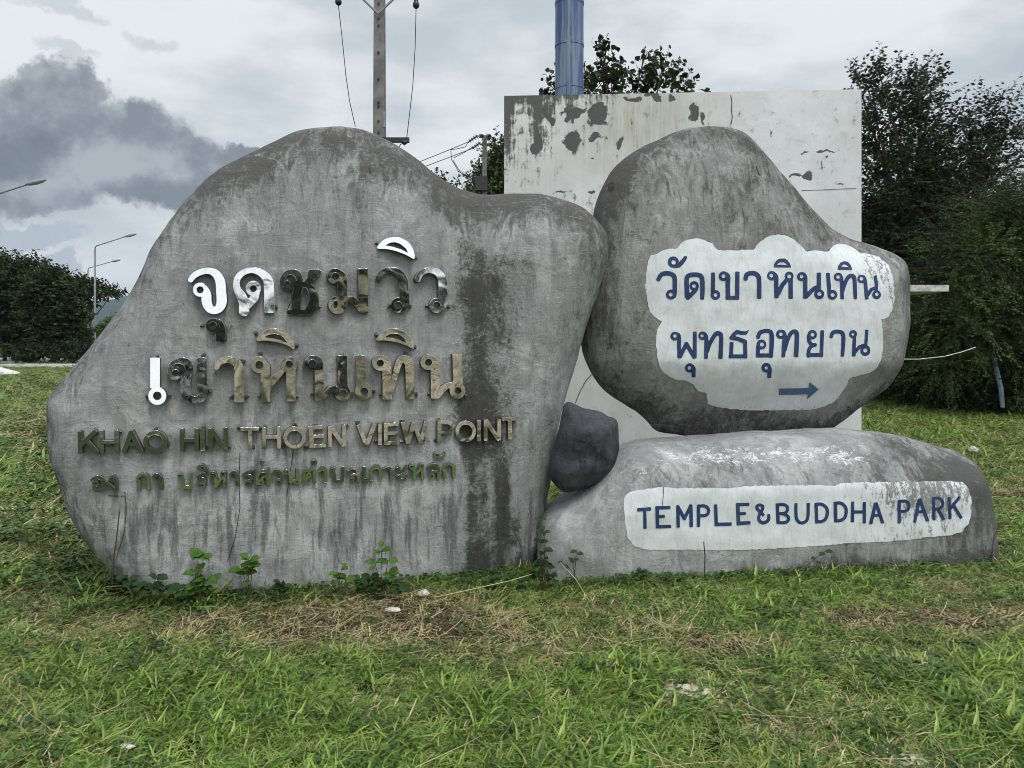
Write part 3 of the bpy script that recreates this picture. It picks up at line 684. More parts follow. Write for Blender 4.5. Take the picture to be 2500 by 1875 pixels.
def ragged(pts, amp=2.6):
    out = []
    n = len(pts)
    for i in range(n):
        a = np.array(pts[i]); b = np.array(pts[(i + 1) % n]); L = np.linalg.norm(b - a); k = max(1, int(L / 7))
        for j in range(k):
            q = a + (b - a) * j / k; out.append((q[0] + noise.noise(Vector((q[0] * .12, q[1] * .12, 3))) * amp, q[1] + noise.noise(Vector((q[0] * .12, q[1] * .12, 9))) * amp))
    return out
panel = decal(BOU, 'X', [('H2',)] and [('P', ragged(cloud))], 4.0, M_white, root_up, 'painted_panel', .003, w_cloud)
BLUE = [
 ('G', [S([(240,820,68),(270,760,70),(320,720,72),(400,712,72),(470,735,74),(508,800,74),(506,1040,72),(490,1090,60)]), D(447,1055,80), O(444,1055,32)]),
 ('G', [D(485,530,90), S([(500,585,80),(570,580,80),(630,530,68),(680,462,60)],cap=False), O(490,535,37)]),
 ('G', [S([(712,1100,84),(703,950,74),(703,800,74),(730,752,72),(800,735,74),(900,742,74),(948,790,76),(958,950,74),(952,1132,66)]), D(823,915,76), S([(865,930,66),(840,990,66),(770,1060,68),(722,1105,68)],cap=False), O(820,917,31)]),
 ('G', [S([(1128,705,62),(1127,1040,66)]), D(1168,1063,78), O(1170,1062,31)]),
 ('G', [D(1298,758,77), S([(1320,720,70),(1368,765,76),(1368,900,76),(1372,1136,74)]), S([(1335,1108),(1548,1108)],62), S([(1522,690),(1518,1120)],70), O(1298,758,32)]),
 ('G', [S([(1655,812,72),(1668,745,74),(1720,714,72),(1800,714,74),(1860,760,74),(1875,850,74),(1875,1120,72)])]),
 ('H', [D(88,752,76), S([(110,720,70),(158,770,72),(160,900,72),(165,1110,70)]), S([(195,1040,70),(260,900,70),(345,800,66)],cap=False), D(370,758,72), S([(392,800,74),(395,1120,70)]), O(82,750,31), O(372,762,32)]),
 ('H', [P((118,615),(130,560),(165,505),(210,478),(300,474),(350,510),(390,570),(402,618)), HP((165,578),(215,535),(290,532),(345,585),(250,575))]),
 ('H', [D(570,765,72), S([(590,722,66),(628,770,70),(630,900,72),(632,1117,74)]), S([(645,1085,72),(720,1010,70),(790,950,66),(840,930,50)],cap=False), S([(852,705,70),(850,1000,66)]), D(857,1050,80), O(570,765,29), O(860,1045,33)]),
 ('H', [S([(996,710,60),(1022,1040,66)]), D(1070,1060,79), O(1073,1062,33)]),
 ('H', [D(1160,770,66), S([(1190,735,60),(1213,800,62),(1222,900,62),(1228,1130,56)]), S([(1240,1000,50),(1280,860,60),(1330,775,66),(1390,755,66),(1425,800,66),(1435,950,62),(1442,1128,54)]), O(1162,772,30)]),
 ('H', [P((1152,655),(1165,590),(1200,540),(1260,520),(1320,530),(1370,590),(1392,662)), HP((1208,605),(1250,570),(1290,575),(1338,618))]),
 ('H', [D(1540,805,66), S([(1565,765,58),(1598,830,60),(1610,950,60),(1628,1130,56)]), S([(1640,1065,56),(1700,975,54),(1750,955,48)],cap=False), S([(1762,752,54),(1783,900,56),(1780,1000,50)],sm=False), D(1785,1060,70), O(1540,803,30), O(1790,1050,30)]),
 ('I', [D(508,402,70), S([(540,368,62),(577,402,62),(578,560,62),(583,756,64)]), S([(597,730),(697,525)],64,cap=False), S([(697,525),(822,735)],64,cap=False), S([(834,333,62),(832,756,64)]), O(513,398,28)]),
 ('I', [D(960,393,68), S([(988,360,62),(1020,420,64),(1020,560,66),(1013,765,60)]), S([(1040,660,50),(1070,540,60),(1130,425,66),(1180,362,72),(1238,365,74),(1260,430,68),(1248,766,70)]), O(952,395,26)]),
 ('I', [S([(1702,308,16),(1660,352,50),(1595,350,64),(1515,332,62),(1460,380,64),(1428,425,60)],sm=False,cap=False), S([(1425,428),(1530,445),(1648,490),(1652,700),(1650,730)],66,cap=False,sm=False), S([(1430,498,62),(1420,730,64)]), S([(1388,728),(1678,728)],62)]),
 ('I', [S([(1855,432,60),(1880,355,66),(1945,322,66),(2035,320,66),(2075,372,72),(2077,550,72),(2064,745,66)]), S([(1822,714),(2090,712)],64), S([(1853,740,62),(1857,560,62)]), D(1912,537,80), O(1920,537,34)]),
 ('I', [D(750,912,75), S([(780,872,60),(814,922,68),(814,1060,64)]), O(745,912,29)]),
 ('I', [D(1990,910,78), S([(2022,872,60),(2046,930,68),(2038,1072,66)]), O(1990,912,28)]),
 ('J', [D(232,370,74), S([(270,325,60),(296,390,66),(285,560,66),(275,740,60)]), S([(300,640,50),(350,455,60),(400,355,64),(458,326,68),(493,370,72),(490,550,72),(480,735,76)]), O(236,370,31)]),
 ('J', [D(743,378,76), S([(688,390,60),(692,480,60),(738,540,60),(802,542,58)]), S([(765,552,48),(705,590,58),(685,650,60),(685,735,60)]), S([(655,706),(915,706)],60), S([(906,312,60),(890,732,58)]), O(747,378,31)]),
 ('J', [S([(1050,420,58),(1065,362,62),(1110,332,64),(1190,332,64),(1240,370,66),(1246,500,66),(1230,732,56)])]),
 ('J', [D(1404,368,64), S([(1430,400,52),(1420,560,56),(1415,726,62)]), S([(1435,665,50),(1500,580,54),(1570,550,50)],cap=False), S([(1628,298,54),(1610,545,48)]), D(1603,640,80), D(1603,620,76), O(1602,632,34), O(1402,370,24)]),
]
for c, els in BLUE: decal(BOU, c, els, 1.6, M_blue, panel, 'painted_letter', .006, lambda x, y: -.45)
ar = decal(BOU, 'J', [('P', [(205,1245),(685,1238),(695,1138),(850,1258),(658,1425),(672,1338),(202,1352)])], 2.0, M_blue2, panel, 'painted_arrow', .006, lambda x, y: -.2)
ar['label'] = 'faded blue painted arrow pointing right'
pill = (cc('K', [(115,450),(118,350),(135,290),(200,245),(400,215),(550,195),(760,205),(1000,205),(1400,205),(1700,175),(2000,178)]) + cc('L', [(0,155),(280,150),(370,165),(460,130),(750,125),(1000,120),(1400,112),(1600,110),(1760,120),(1830,180),(1860,300),(1865,450),(1830,570),(1760,650),(1650,690),(1400,715),(1200,740),(900,765),(550,775),(300,800),(0,820)])
        + cc('K', [(1700,940),(1450,945),(1100,945),(900,940),(650,945),(350,940),(230,890),(160,800),(125,600)]))
def w_pill(x, y):
    return -.22 + .66 * float(SS(x, 1740, 1940)) * (.55 + .45 * math.exp(-((y - 1060) / 45) ** 2)) + .35 * math.exp(-((x - 2010) / 50) ** 2 - ((y - 1085) / 50) ** 2)
panel2 = decal(BOB, 'X', [('P', ragged(pill))], 4.0, M_white, root_base, 'painted_panel', .003, w_pill)
TEMPLE = [
 ('K', [S([(275,464),(435,452)],42,sm=0), S([(362,470),(365,688)],38)]),
 ('K', [S([(510,425),(515,680)],42), S([(490,440),(668,435)],40), S([(520,542),(600,540)],34), S([(500,665),(678,660)],40)]),
 ('K', [S([(755,415),(763,675)],40), S([(757,425),(835,568)],42,cap=False), S([(910,415),(835,568)],40,cap=False), S([(912,403),(918,668)],42)]),
 ('K', [S([(1005,402),(1005,668)],42), S([(1005,418),(1075,416),(1120,445),(1122,500),(1085,530),(1010,532)],38)]),
 ('K', [S([(1210,400),(1220,655)],42), S([(1205,638),(1400,633)],42)]),
 ('K', [S([(1475,385),(1485,650)],44), S([(1455,402),(1615,395)],38), S([(1490,508),(1572,505)],34), S([(1475,625),(1628,617)],42)]),
 ('K', [S([(1790,532,36),(1720,462,36),(1704,425,34),(1735,403,34),(1775,420,36),(1768,465,36),(1738,515,36),(1728,570,38),(1755,610,40),(1800,615,42),(1845,580,40),(1846,518,34)])]),
 ('K', [S([(1950,385),(1960,632)],40), S([(1950,402),(2030,400),(2072,430),(2068,478),(2030,505),(1960,507)],36), S([(2020,507),(2078,540),(2082,588),(2040,616),(1955,615)],38)]),
 ('L', [S([(-34,347),(-32,490),(-8,542),(32,558),(78,535),(96,480),(98,342)],34)]),
 ('L', [S([(183,342),(190,560)],36), S([(183,356),(245,357),(295,395),(305,450),(285,515),(240,542),(185,545)],34)]),
 ('L', [S([(390,333),(395,550)],38), S([(390,345),(450,344),(498,385),(508,440),(490,502),(440,532),(390,534)],34)]),
 ('L', [S([(578,328),(575,550)],36), S([(703,333),(703,560)],34), S([(580,440),(700,438)],34)]),
 ('L', [S([(826,340),(772,567)],36), S([(830,340),(902,560)],36), S([(795,478),(862,475)],28)]),
 ('L', [S([(1080,312),(1080,562)],34), S([(1080,325),(1145,322),(1180,348),(1182,398),(1150,428),(1085,432)],32)]),
 ('L', [S([(1297,297),(1246,553)],34), S([(1300,297),(1386,538)],36), S([(1265,438),(1345,435)],30)]),
 ('L', [S([(1450,280),(1455,527)],34), S([(1450,292),(1508,290),(1544,320),(1546,370),(1510,403),(1460,410)],30), S([(1498,408),(1562,524)],34)]),
 ('L', [S([(1618,282),(1628,516)],34), S([(1732,278),(1630,405)],32), S([(1668,372),(1752,507)],34)]),
]
for c, els in TEMPLE:
    x0 = CR[c][0] + els[0][1][0][0] / CR[c][2]
    decal(BOB, c, els, 1.5, M_blue, panel2, 'painted_letter', .006, (lambda q: (lambda x, y: q))(-.35 + .45 * float(SS(x0, 2200, 2330))))
# hairline cracks in the render
for bol, rt, pts in ((BOL, root_left, [(305,1200),(309,1240),(304,1300),(288,1350),(285,1362)]), (BOL, root_left, [(586,1105),(584,1180),(586,1240),(575,1310),(556,1370)]), (BOL, root_left, [(265,1210),(305,1211)]),
                     (BOL, root_left, [(715,690),(712,730),(700,760)]), (BOL, root_left, [(900,405),(906,425)]), (BOL, root_left, [(700,1210),(716,1100)]),
                     (BOU, root_up, [(1846,405),(1852,425),(1856,428)]), (BOB, root_base, [(1620,1190),(1618,1220),(1616,1235)]), (BOB, root_base, [(2440,1280),(2425,1310),(2418,1390)])):
    decal(bol, 'X', [S([(x + 3 * noise.noise(Vector((x, y, 1))), y, 1.6) for x, y in pts], cap=False, sm=False)], 1.2, M_crack, rt, 'crack', .004)

# ------------------------------------------------------------------ ground
def ground_mat():
    m, t = new_mat('soil_and_turf')
    v = t.coords(); n1 = t.noise(v, .55, 6, .6); n2 = t.noise(v, 6, 8, .7); n3 = t.noise(v, 45, 6, .7)
    grass = t.mix(t.ramp(n2, .4, .6), (.018, .025, .009), (.062, .080, .026))
    soil = t.mix(t.ramp(n3, .4, .6), (.026, .018, .012), (.11, .08, .052))
    near = t.attr('bare')
    f = t.m('ADD', near, t.m('MULTIPLY', t.m('SUBTRACT', n2, .5), 1.2))
    c = t.mix(t.ramp(f, .35, .65), grass, soil)
    # behind the viewpoint: tan gravel lay-by with weedy patches
    sp = t.n('ShaderNodeSeparateXYZ'); t.t.links.new(v, sp.inputs[0])
    pn = t.m('SUBTRACT', t.noise(v, .35, 4, .5), .5); pos = t.m('ADD', t.m('MULTIPLY', t.m('SUBTRACT', sp.outputs[0], -1.1), .25), t.m('MULTIPLY', pn, 4.0)); far = t.ramp(pn, .0, .02); near_ = t.m('MULTIPLY', t.ramp(pos, -.1, .1), t.ramp(t.noise(v, .95, 5, .6, .5), .495, .51)); wf = t.ramp(sp.outputs[1], -14, -10); g0 = t.m('ADD', t.m('MULTIPLY', near_, wf), t.m('MULTIPLY', far, t.m('SUBTRACT', 1.0, wf))); g = t.m('MULTIPLY', t.ramp(sp.outputs[1], -1.5, -.3, 1, 0), g0)
    c = t.mix(g, c, t.mix(t.ramp(n3, .4, .6), (.42, .34, .24), (.66, .55, .41)))
    t.bsdf(c, .95, t.bump(t.m('ADD', n2, n3), .8, .03), spec=.1)
    return m
M_ground = ground_mat()
def gh(x, y):
    """ground height"""
    h = .018 * noise.noise(Vector((x * .9, y * .9, 0))) + .01 * noise.noise(Vector((x * 3, y * 3, 5)))
    h *= min(1, max(0, y - 1.5))
    h += .10 * math.exp(-((x + 3.6) / 1.0) ** 2 - ((y - 5.6) / .9) ** 2)
    return h
def dryness(x, y):
    n = noise.fractal(Vector((x * 1.1, y * 1.6, 1.3)), .9, 2, 4); n2 = noise.noise(Vector((x * .6, y * .9, 7)))
    px = CX + F * x / max(y, .5); dx = px / DISP; dy = (HY + F * EYE / max(y, .5)) / DISP
    def e(cx, cy, rx, ry): return math.exp(-((dx - cx) / rx) ** 2 - ((dy - cy) / ry) ** 2)
    b = .85 * e(520, 1345, 330, 46) + .85 * e(860, 1345, 230, 56) + .5 * e(1250, 1400, 250, 50) + .95 * e(1960, 1335, 190, 26) + .75 * e(1580, 1392, 120, 24) + .5 * e(2150, 1330, 120, 30)
    b += .8 * e(60, 940, 60, 60) + .6 * e(60, 1170, 90, 60) + .6 * e(15, 1490, 90, 40) + .9 * e(1480, 1495, 42, 14) + .6 * e(1680, 1570, 90, 40) + .5 * e(2200, 1060, 60, 25) + .8 * e(1950, 1640, 50, 16) + .4 * e(2150, 1510, 70, 20)
    b += .35 * e(450, 1450, 120, 40) + .3 * e(100, 1300, 150, 60)
    return b + .33 * n + .12 * n2
xs = np.concatenate([np.linspace(-3000, -40, 8)[:-1], np.linspace(-40, -9, 10)[:-1], np.arange(-9, 9.01, .09), np.linspace(9, 40, 10)[1:], np.linspace(40, 3000, 8)[1:]])
ys = np.concatenate([np.linspace(-600, -40, 6)[:-1], np.linspace(-40, 1.5, 14)[:-1], np.arange(1.5, 9, .07), np.linspace(9, 25, 40)[1:], np.linspace(25, 80, 14)[1:], np.linspace(80, 5000, 10)[1:]])
gv = []; bare = []
for x in xs:
    for y in ys: gv.append((x, y, gh(x, y) if abs(x) < 9.1 and y < 9 else 0)); bare.append(dryness(x, y) + .05 if 1.5 < y < 20 and abs(x) < 16 else -.1)
nxs, nys = len(xs), len(ys)
ii, jj = np.meshgrid(np.arange(nxs - 1), np.arange(nys - 1), indexing='ij'); q = (ii * nys + jj).ravel()
gm = fast_mesh('ground', np.array(gv), np.stack([q, q + nys, q + nys + 1, q + 1], 1), 4, [M_ground], smooth=True)
setattr_f(gm, 'bare', bare)
tag(link('ground', gm), kind='structure')

# ------------------------------------------------------------------ grass
def leafmat(name, a, b, rough=.55, trans=.25):
    m, t = new_mat(name)
    oi = t.n('ShaderNodeObjectInfo'); v = t.coords(kind='Object'); n = t.noise(v, 30, 2)
    f = t.m('ADD', t.m('MULTIPLY', oi.outputs['Random'], .75), t.m('MULTIPLY', n, .35), clamp=True)
    c = t.mix(f, a, b)
    bs = t.bsdf(c, rough, spec=.3)
    tr = t.n('ShaderNodeBsdfTranslucent'); t.t.links.new(c, tr.inputs[0])
    mxs = t.n('ShaderNodeMixShader'); mxs.inputs[0].default_value = trans
    out = [n_ for n_ in t.t.nodes if n_.type == 'OUTPUT_MATERIAL'][0]
    t.t.links.new(bs.outputs[0], mxs.inputs[1]); t.t.links.new(tr.outputs[0], mxs.inputs[2]); t.t.links.new(mxs.outputs[0], out.inputs[0])
    return m
M_g1 = leafmat('grass_green', (.032, .085, .013), (.31, .46, .09), .40)
M_g2 = leafmat('grass_yellowgreen', (.070, .100, .020), (.52, .56, .16), .45)
M_g3 = leafmat('grass_dry', (.075, .048, .025), (.68, .56, .33), .7, .15)
M_weed = leafmat('weed_leaf', (.025, .062, .016), (.11, .19, .05))
def blades(n, L0, L1, w, lean, mats, frac_dry=0.0, flat=False, spread=.02):
    V = []; Fc = []; MI = []
    for _ in range(n):
        a = random.uniform(0, 2 * math.pi); L = random.uniform(L0, L1); le = random.uniform(*lean)
        bx, by = random.gauss(0, spread), random.gauss(0, spread); wd = w * random.uniform(.7, 1.3)
        da = random.uniform(-.5, .5); pts = []; x, y, z = bx, by, -.004; an = le
        for s in range(4):
            pts.append((x, y, z, wd * (1, .95, .7, .0)[s]))
            st = L / 3; x += math.cos(a) * math.sin(an) * st; y += math.sin(a) * math.sin(an) * st; z += math.cos(an) * st
            an += random.uniform(.15, .55) if not flat else random.uniform(-.1, .12); a += da * .3
            if z < .003: z = .003
        b = len(V); sx_, sy_ = -math.sin(a), math.cos(a)
        for (x, y, z, ww) in pts[:3]:
            V.append((x - sx_ * ww / 2, y - sy_ * ww / 2, z)); V.append((x + sx_ * ww / 2, y + sy_ * ww / 2, z + ww * .2))
        V.append(pts[3][:3])
        mi = 1 if random.random() < frac_dry else 0
        for k in range(2): Fc.append((b + 2 * k, b + 2 * k + 1, b + 2 * k + 3, b + 2 * k + 2)); MI.append(mi)
        Fc.append((b + 4, b + 5, b + 6)); MI.append(mi)
    me = bpy.data.meshes.new('clump'); me.from_pydata(V, [], Fc); me.update()
    for m in mats: me.materials.append(m)
    me.polygons.foreach_set('material_index', MI); me.polygons.foreach_set('use_smooth', [True] * len(Fc))
    return me
def leafy(n, r, h):
    V = []; Fc = []
    for _ in range(n):
        a = random.uniform(0, 6.28); d = random.uniform(0, r); x, y, z = d * math.cos(a), d * math.sin(a), random.uniform(.3, 1) * h
        L = random.uniform(.012, .024); a2 = random.uniform(0, 6.28); c, s = math.cos(a2), math.sin(a2); tl = random.uniform(-.3, .5)
        b = len(V)
        for (p, q, k) in ((0, 0, 0), (.45, .32, .12), (1, 0, tl), (.45, -.32, .12)): V.append((x + (c * p - s * q) * L, y + (s * p + c * q) * L, z + k * L))
        Fc += [(b, b + 1, b + 2), (b, b + 2, b + 3)]
    me = bpy.data.meshes.new('clump'); me.from_pydata(V, [], Fc); me.update(); me.materials.append(M_weed); return me
clumps = []
for _ in range(3): clumps.append(blades(10, .035, .08, .0058, (.7, 1.5), [M_g1, M_g3], .12, spread=.022))       # 0-2 green
for _ in range(2): clumps.append(blades(10, .025, .065, .0042, (.6, 1.5), [M_g2, M_g3], .35, spread=.025))          # 3-4 yellow green
for _ in range(2): clumps.append(blades(9, .03, .085, .0024, (1.0, 1.6), [M_g3, M_g2], .12, spread=.03))  # 5-6 dry
for _ in range(2): clumps.append(leafy(10, .04, .035))                                             # 7-8 leafy weed
clumps.append(blades(14, .06, .12, .0065, (.3, 1.25), [M_g1, M_g2], .2, spread=.012))              # 9 tall tuft
clumps.append(blades(4, .12, .42, .0024, (1.45, 1.6), [M_g3, M_g3], 0, flat=True, spread=.05))    # 10 long straw
gc = bpy.data.collections.new('grass_sources')
for i, me in enumerate(clumps):
    o = bpy.data.objects.new('clump_%02d' % i, me); gc.objects.link(o)
pts = []; idx = []; scl = []; rot = []
def inside_rock(x, y):
    px = CX + F * x / y
    if -2.9 < x < .35:
        yf = (1 - F * BL * x) / (AL + CX * BL)
        if yf + .03 < y < yf + .5: return x > -2.55
    if .2 < x < 2.9:
        yf = (1 - F * BR * x) / (AR + CX * BR)
        if yf + .03 < y < yf + .7: return True
    return False
def zone(y0, y1, dens, s0, s1, xlim=None, tall=.0):
    area = .75 * (y1 * y1 - y0 * y0); n = int(area * dens)
    for _ in range(n):
        y = math.sqrt(random.uniform(y0 * y0, y1 * y1)); x = random.uniform(-.74, .74) * y
        if xlim and not xlim(x, y): continue
        if inside_rock(x, y): continue
        d = dryness(x, y) if y < 20 else .1 + .25 * noise.noise(Vector((x * .4, y * .4, 0)))
        r = random.random() + random.gauss(0, .08)
        lush = noise.noise(Vector((x * 2.3, y * 3.0, 11)))
        if noise.noise(Vector((x * 7, y * 7, 21))) < -.22 and random.random() < .75: continue
        lush2 = noise.noise(Vector((x * 1.3, y * 1.7, 31)))
        d += .05 + .36 * max(0, lush2) + .22 * float(SS(y, 3.0, 3.8))
        if d > .85:
            if random.random() < .55: continue
            k = 5 + random.randrange(2) if r < .62 else (3 + random.randrange(2) if r < .88 else 7)
        elif d > .48: k = (5 + random.randrange(2)) if r < .42 else ((3 + random.randrange(2)) if r < .80 else (7 + random.randrange(2) if r < .9 else random.randrange(3)))
        elif d > .20: k = (5 + random.randrange(2)) if r < .14 else ((3 + random.randrange(2)) if r < .42 else (7 + random.randrange(2) if r < .52 else random.randrange(3)))
        elif x < -2.3 and y > 4.6: k = 9 if r < .6 else ((3 + random.randrange(2)) if r < .85 else 7)
        else: k = (3 + random.randrange(2)) if r < .16 else (5 if r < .24 else 7 + random.randrange(2) if r < .30 else (9 if r > .96 else random.randrange(3)))
        s = random.uniform(s0, s1) * (1 + .75 * lush) * (.75 if k in (5, 6) else 1)
        if x < -2.3 and 4.6 < y < 14: s *= 1.8
        pts.append((x, y, gh(x, y) if y < 9 and abs(x) < 9.1 else 0)); idx.append(k); scl.append(s); rot.append(random.uniform(0, 6.283))
zone(2.2, 3.6, 2500, .6, 1.5)
zone(3.6, 5.6, 2300, .6, 1.5)
zone(5.6, 9, 650, 1.1, 1.9, lambda x, y: x < -2.2 or x > 2.2 or abs(x) < .5)
zone(9, 20, 160, 1.6, 3.0, lambda x, y: x < -3.6 or x > 3.8)
zone(20, 50, 22, 2.5, 5.0, lambda x, y: x < -8 or (x > 8 and y < 26))
for _ in range(1100):       # long fallen straw in the dry band
    y = random.uniform(2.4, 5.4); x = random.uniform(-.7, .7) * y
    if dryness(x, y) < random.uniform(-.15, .75) or inside_rock(x, y): continue
    pts.append((x, y, gh(x, y) + random.uniform(.02, .05))); idx.append(10); scl.append(random.uniform(.6, 1.3)); rot.append(random.choice((0, math.pi)) + random.gauss(0, .5))
for _ in range(1300):        # uncut fringe against the boulders
    x = random.uniform(-2.6, 2.9); yf = (1 - F * BL * x) / (AL + CX * BL) if x < .2 else (1 - F * BR * x) / (AR + CX * BR)
    y = yf - abs(random.gauss(.02, .09)); pts.append((x, y, gh(x, y))); idx.append(random.choice((9, 7, 8, 7, 8, 5, 8, 0))); scl.append(random.uniform(.5, 1.25) if x > .2 else random.uniform(.6, 1.7)); rot.append(random.uniform(0, 6.28))
for _ in range(500):        # leafy low weeds at the left foot of the big boulder
    dx = random.gauss(330, 120); dy = random.gauss(1262, 22); Y = EYE * F / ((dy * DISP) - HY)
    x = (dx * DISP - CX) / F * Y
    if inside_rock(x, Y): continue
    pts.append((x, Y, gh(x, Y) + random.uniform(0, .04))); idx.append(random.choice((7, 8, 9, 7))); scl.append(random.uniform(1.0, 2.3)); rot.append(random.uniform(0, 6.28))
me = bpy.data.meshes.new('grass'); me.vertices.add(len(pts)); me.vertices.foreach_set('co', np.array(pts, np.float32).ravel())
a = me.attributes.new('k', 'INT', 'POINT'); a.data.foreach_set('value', np.array(idx, np.int32))
setattr_f(me, 'sc', scl); setattr_f(me, 'ro', rot)
go = link('grass', me); tag(go, 'mown green and straw coloured grass around the boulders', 'grass', kind='stuff')
ng = bpy.data.node_groups.new('scatter_grass', 'GeometryNodeTree')
ng.interface.new_socket('Geometry', in_out='INPUT', socket_type='NodeSocketGeometry'); ng.interface.new_socket('Geometry', in_out='OUTPUT', socket_type='NodeSocketGeometry')
N = ng.nodes; gi = N.new('NodeGroupInput'); gout = N.new('NodeGroupOutput'); ci = N.new('GeometryNodeCollectionInfo'); ci.inputs[0].default_value = gc
ci.inputs[1].default_value = True; ci.inputs[2].default_value = True
iop = N.new('GeometryNodeInstanceOnPoints'); iop.inputs['Pick Instance'].default_value = True
def na(nm, ty):
    q = N.new('GeometryNodeInputNamedAttribute'); q.data_type = ty; q.inputs[0].default_value = nm; return q.outputs[0]
cx_ = N.new('ShaderNodeCombineXYZ'); ng.links.new(na('ro', 'FLOAT'), cx_.inputs[2])
e2r = N.new('FunctionNodeEulerToRotation'); ng.links.new(cx_.outputs[0], e2r.inputs[0])
m2p = N.new('GeometryNodeMeshToPoints')
ng.links.new(gi.outputs[0], m2p.inputs[0]); ng.links.new(m2p.outputs[0], iop.inputs['Points']); ng.links.new(ci.outputs[0], iop.inputs['Instance'])
ng.links.new(na('k', 'INT'), iop.inputs['Instance Index']); ng.links.new(e2r.outputs[0], iop.inputs['Rotation']); ng.links.new(na('sc', 'FLOAT'), iop.inputs['Scale'])
ng.links.new(iop.outputs[0], gout.inputs[0])
md = go.modifiers.new('scatter', 'NODES'); md.node_group = ng

# ------------------------------------------------------------------ wall behind
M_wallm, t = new_mat('old_white_plaster')
v = t.coords(); n1 = t.noise(v, 1.6, 6, .6); n2 = t.noise(v, 9, 8, .7, .4); n3 = t.noise(v, 50, 5, .7); st = t.noise(t.coords((16, 16, 1.2)), 1.6, 8, .7)
c = t.mix(t.ramp(n1, .35, .7), (.64, .66, .65), (.78, .80, .80))
c = t.mix(t.ramp(n2, .50, .68, 0, .28), c, (.42, .43, .42))
yl = t.m('MULTIPLY', t.attr('yellow'), t.ramp(st, .3, .75, .35, 1)); c = t.mix(t.m('MULTIPLY', yl, .8, clamp=True), c, (.38, .34, .24))
gr = t.m('ADD', t.attr('grime'), t.m('MULTIPLY', t.m('SUBTRACT', st, .5), 2.4)); gr = t.m('ADD', gr, t.m('MULTIPLY', t.m('SUBTRACT', n2, .5), 2.6)); c = t.mix(t.ramp(gr, .25, .8, 0, .9), c, (.060, .057, .052))
pe = t.m('ADD', t.attr('peel'), t.m('MULTIPLY', t.m('SUBTRACT', t.noise(v, 7, 10, .85, .6), .5), 2.0)); pf = t.ramp(pe, .60, .66)
c = t.mix(pf, c, t.mix(n3, (.07, .07, .07), (.15, .15, .145)))
h = t.m('SUBTRACT', t.m('MULTIPLY', t.m('ADD', n2, n3), .35), t.m('MULTIPLY', pf, .8))
t.bsdf(c, .85, t.bump(h, .5, .01), spec=.2)
root_wall = empty('plaster_wall', (1.5, 8.0, 0))
WL, WR_ = 1089 * DISP, 1861 * DISP; YL_, YR_ = 8.1, 7.87
pl = at(WL, 207 * DISP, YL_); pr = at(WR_, 193 * DISP, YR_)
nxw, nzw = 330, 380; V = []; yel = []; gri = []; pel = []
PEEL = [(1393, 280, 20, 24), (1396, 345, 24, 38), (1462, 278, 32, 32), (1456, 338, 26, 15), (1515, 345, 15, 20), (1694, 272, 20, 26), (1722, 292, 12, 10), (1308, 360, 16, 36), (1340, 290, 14, 22), (1450, 388, 7, 9), (1635, 242, 14, 10), (1595, 238, 26, 9), (1545, 240, 30, 11), (1400, 268, 40, 12),
        (1948, 430, 16, 8), (1975, 430, 15, 15), (2015, 370, 34, 5), (1965, 371, 20, 4), (2008, 413, 12, 4), (2045, 451, 18, 4), (1880, 327, 7, 4), (1378, 470, 30, 5), (1450, 470, 14, 6)]
for i in range(nxw + 1):
    s = i / nxw
    for j in range(nzw + 1):
        z = -.2 + (pl.z * (1 - s) + pr.z * s + .2) * j / nzw
        x = pl.x * (1 - s) + pr.x * s; y = pl.y * (1 - s) + pr.y * s; V.append((x, y, z))
V = np.array(V); ipx = CX + F * V[:, 0] / V[:, 1]; ipy = HY - F * (V[:, 2] - EYE) / V[:, 1]
wx = np.array([noise.fractal(Vector((p[0] * 5, 1, p[2] * 5)), .9, 2, 4) for p in V]); wz = np.array([noise.fractal(Vector((p[0] * 5, 7, p[2] * 5)), .9, 2, 4) for p in V])
pel = np.full(len(V), -.3)
for cx0, cy0, rx, ry in PEEL: pel = np.maximum(pel, 1.05 - .75 * (((ipx + wx * 15 - cx0) / rx) ** 2 + ((ipy + wz * 20 - cy0) / ry) ** 2))
topd = ipy - (234 - 16 * (ipx - WL) / (WR_ - WL))
coln = np.array([noise.fractal(Vector((p[0] * 4.5, 2, 0)), .8, 2, 4) for p in V]); lenn = 26 + 110 * np.clip(coln + .15, 0, 1)
gri = .80 * np.exp(-np.clip(topd, 0, None) / lenn) * (1 - SS(ipx, 1350, 1720)) + 0.62 * (1 - SS(ipx, 1225, 1290)) * np.exp(-np.clip(topd, 0, None) / 240) + .5 * G(ipx, 1310, 22) * (1 - SS(ipy, 330, 420)) - .1 + .3 * SS(ipy, 465, 480) * (1 - SS(ipy, 500, 560)) * G(ipx, 1400, 90) + .22 * (1 - SS(ipx, 1260, 1560)) * (1 - SS(ipy, 380, 520))
yel = 1.0 * G(ipx, 1560, 160) * np.exp(-((ipy - 290) / 130) ** 2) + .3 * (1 - SS(ipx, 1240, 1700))
ii, jj = np.meshgrid(np.arange(nxw), np.arange(nzw), indexing='ij'); q = (ii * (nzw + 1) + jj).ravel()
wm = fast_mesh('face', V - np.array(root_wall.location), np.stack([q, q + nzw + 1, q + nzw + 2, q + 1], 1), 4, [M_wallm])
setattr_f(wm, 'peel', pel); setattr_f(wm, 'grime', gri); setattr_f(wm, 'yellow', yel)
link('plaster_face', wm, root_wall)
b_ = MB(); rl = root_wall.location; th = Vector((0, .16, 0))
f4 = [Vector((pl.x, pl.y + .003, -.2)), Vector((pr.x, pr.y + .003, -.2)), Vector((pr.x, pr.y + .003, pr.z)), Vector((pl.x, pl.y + .003, pl.z))]
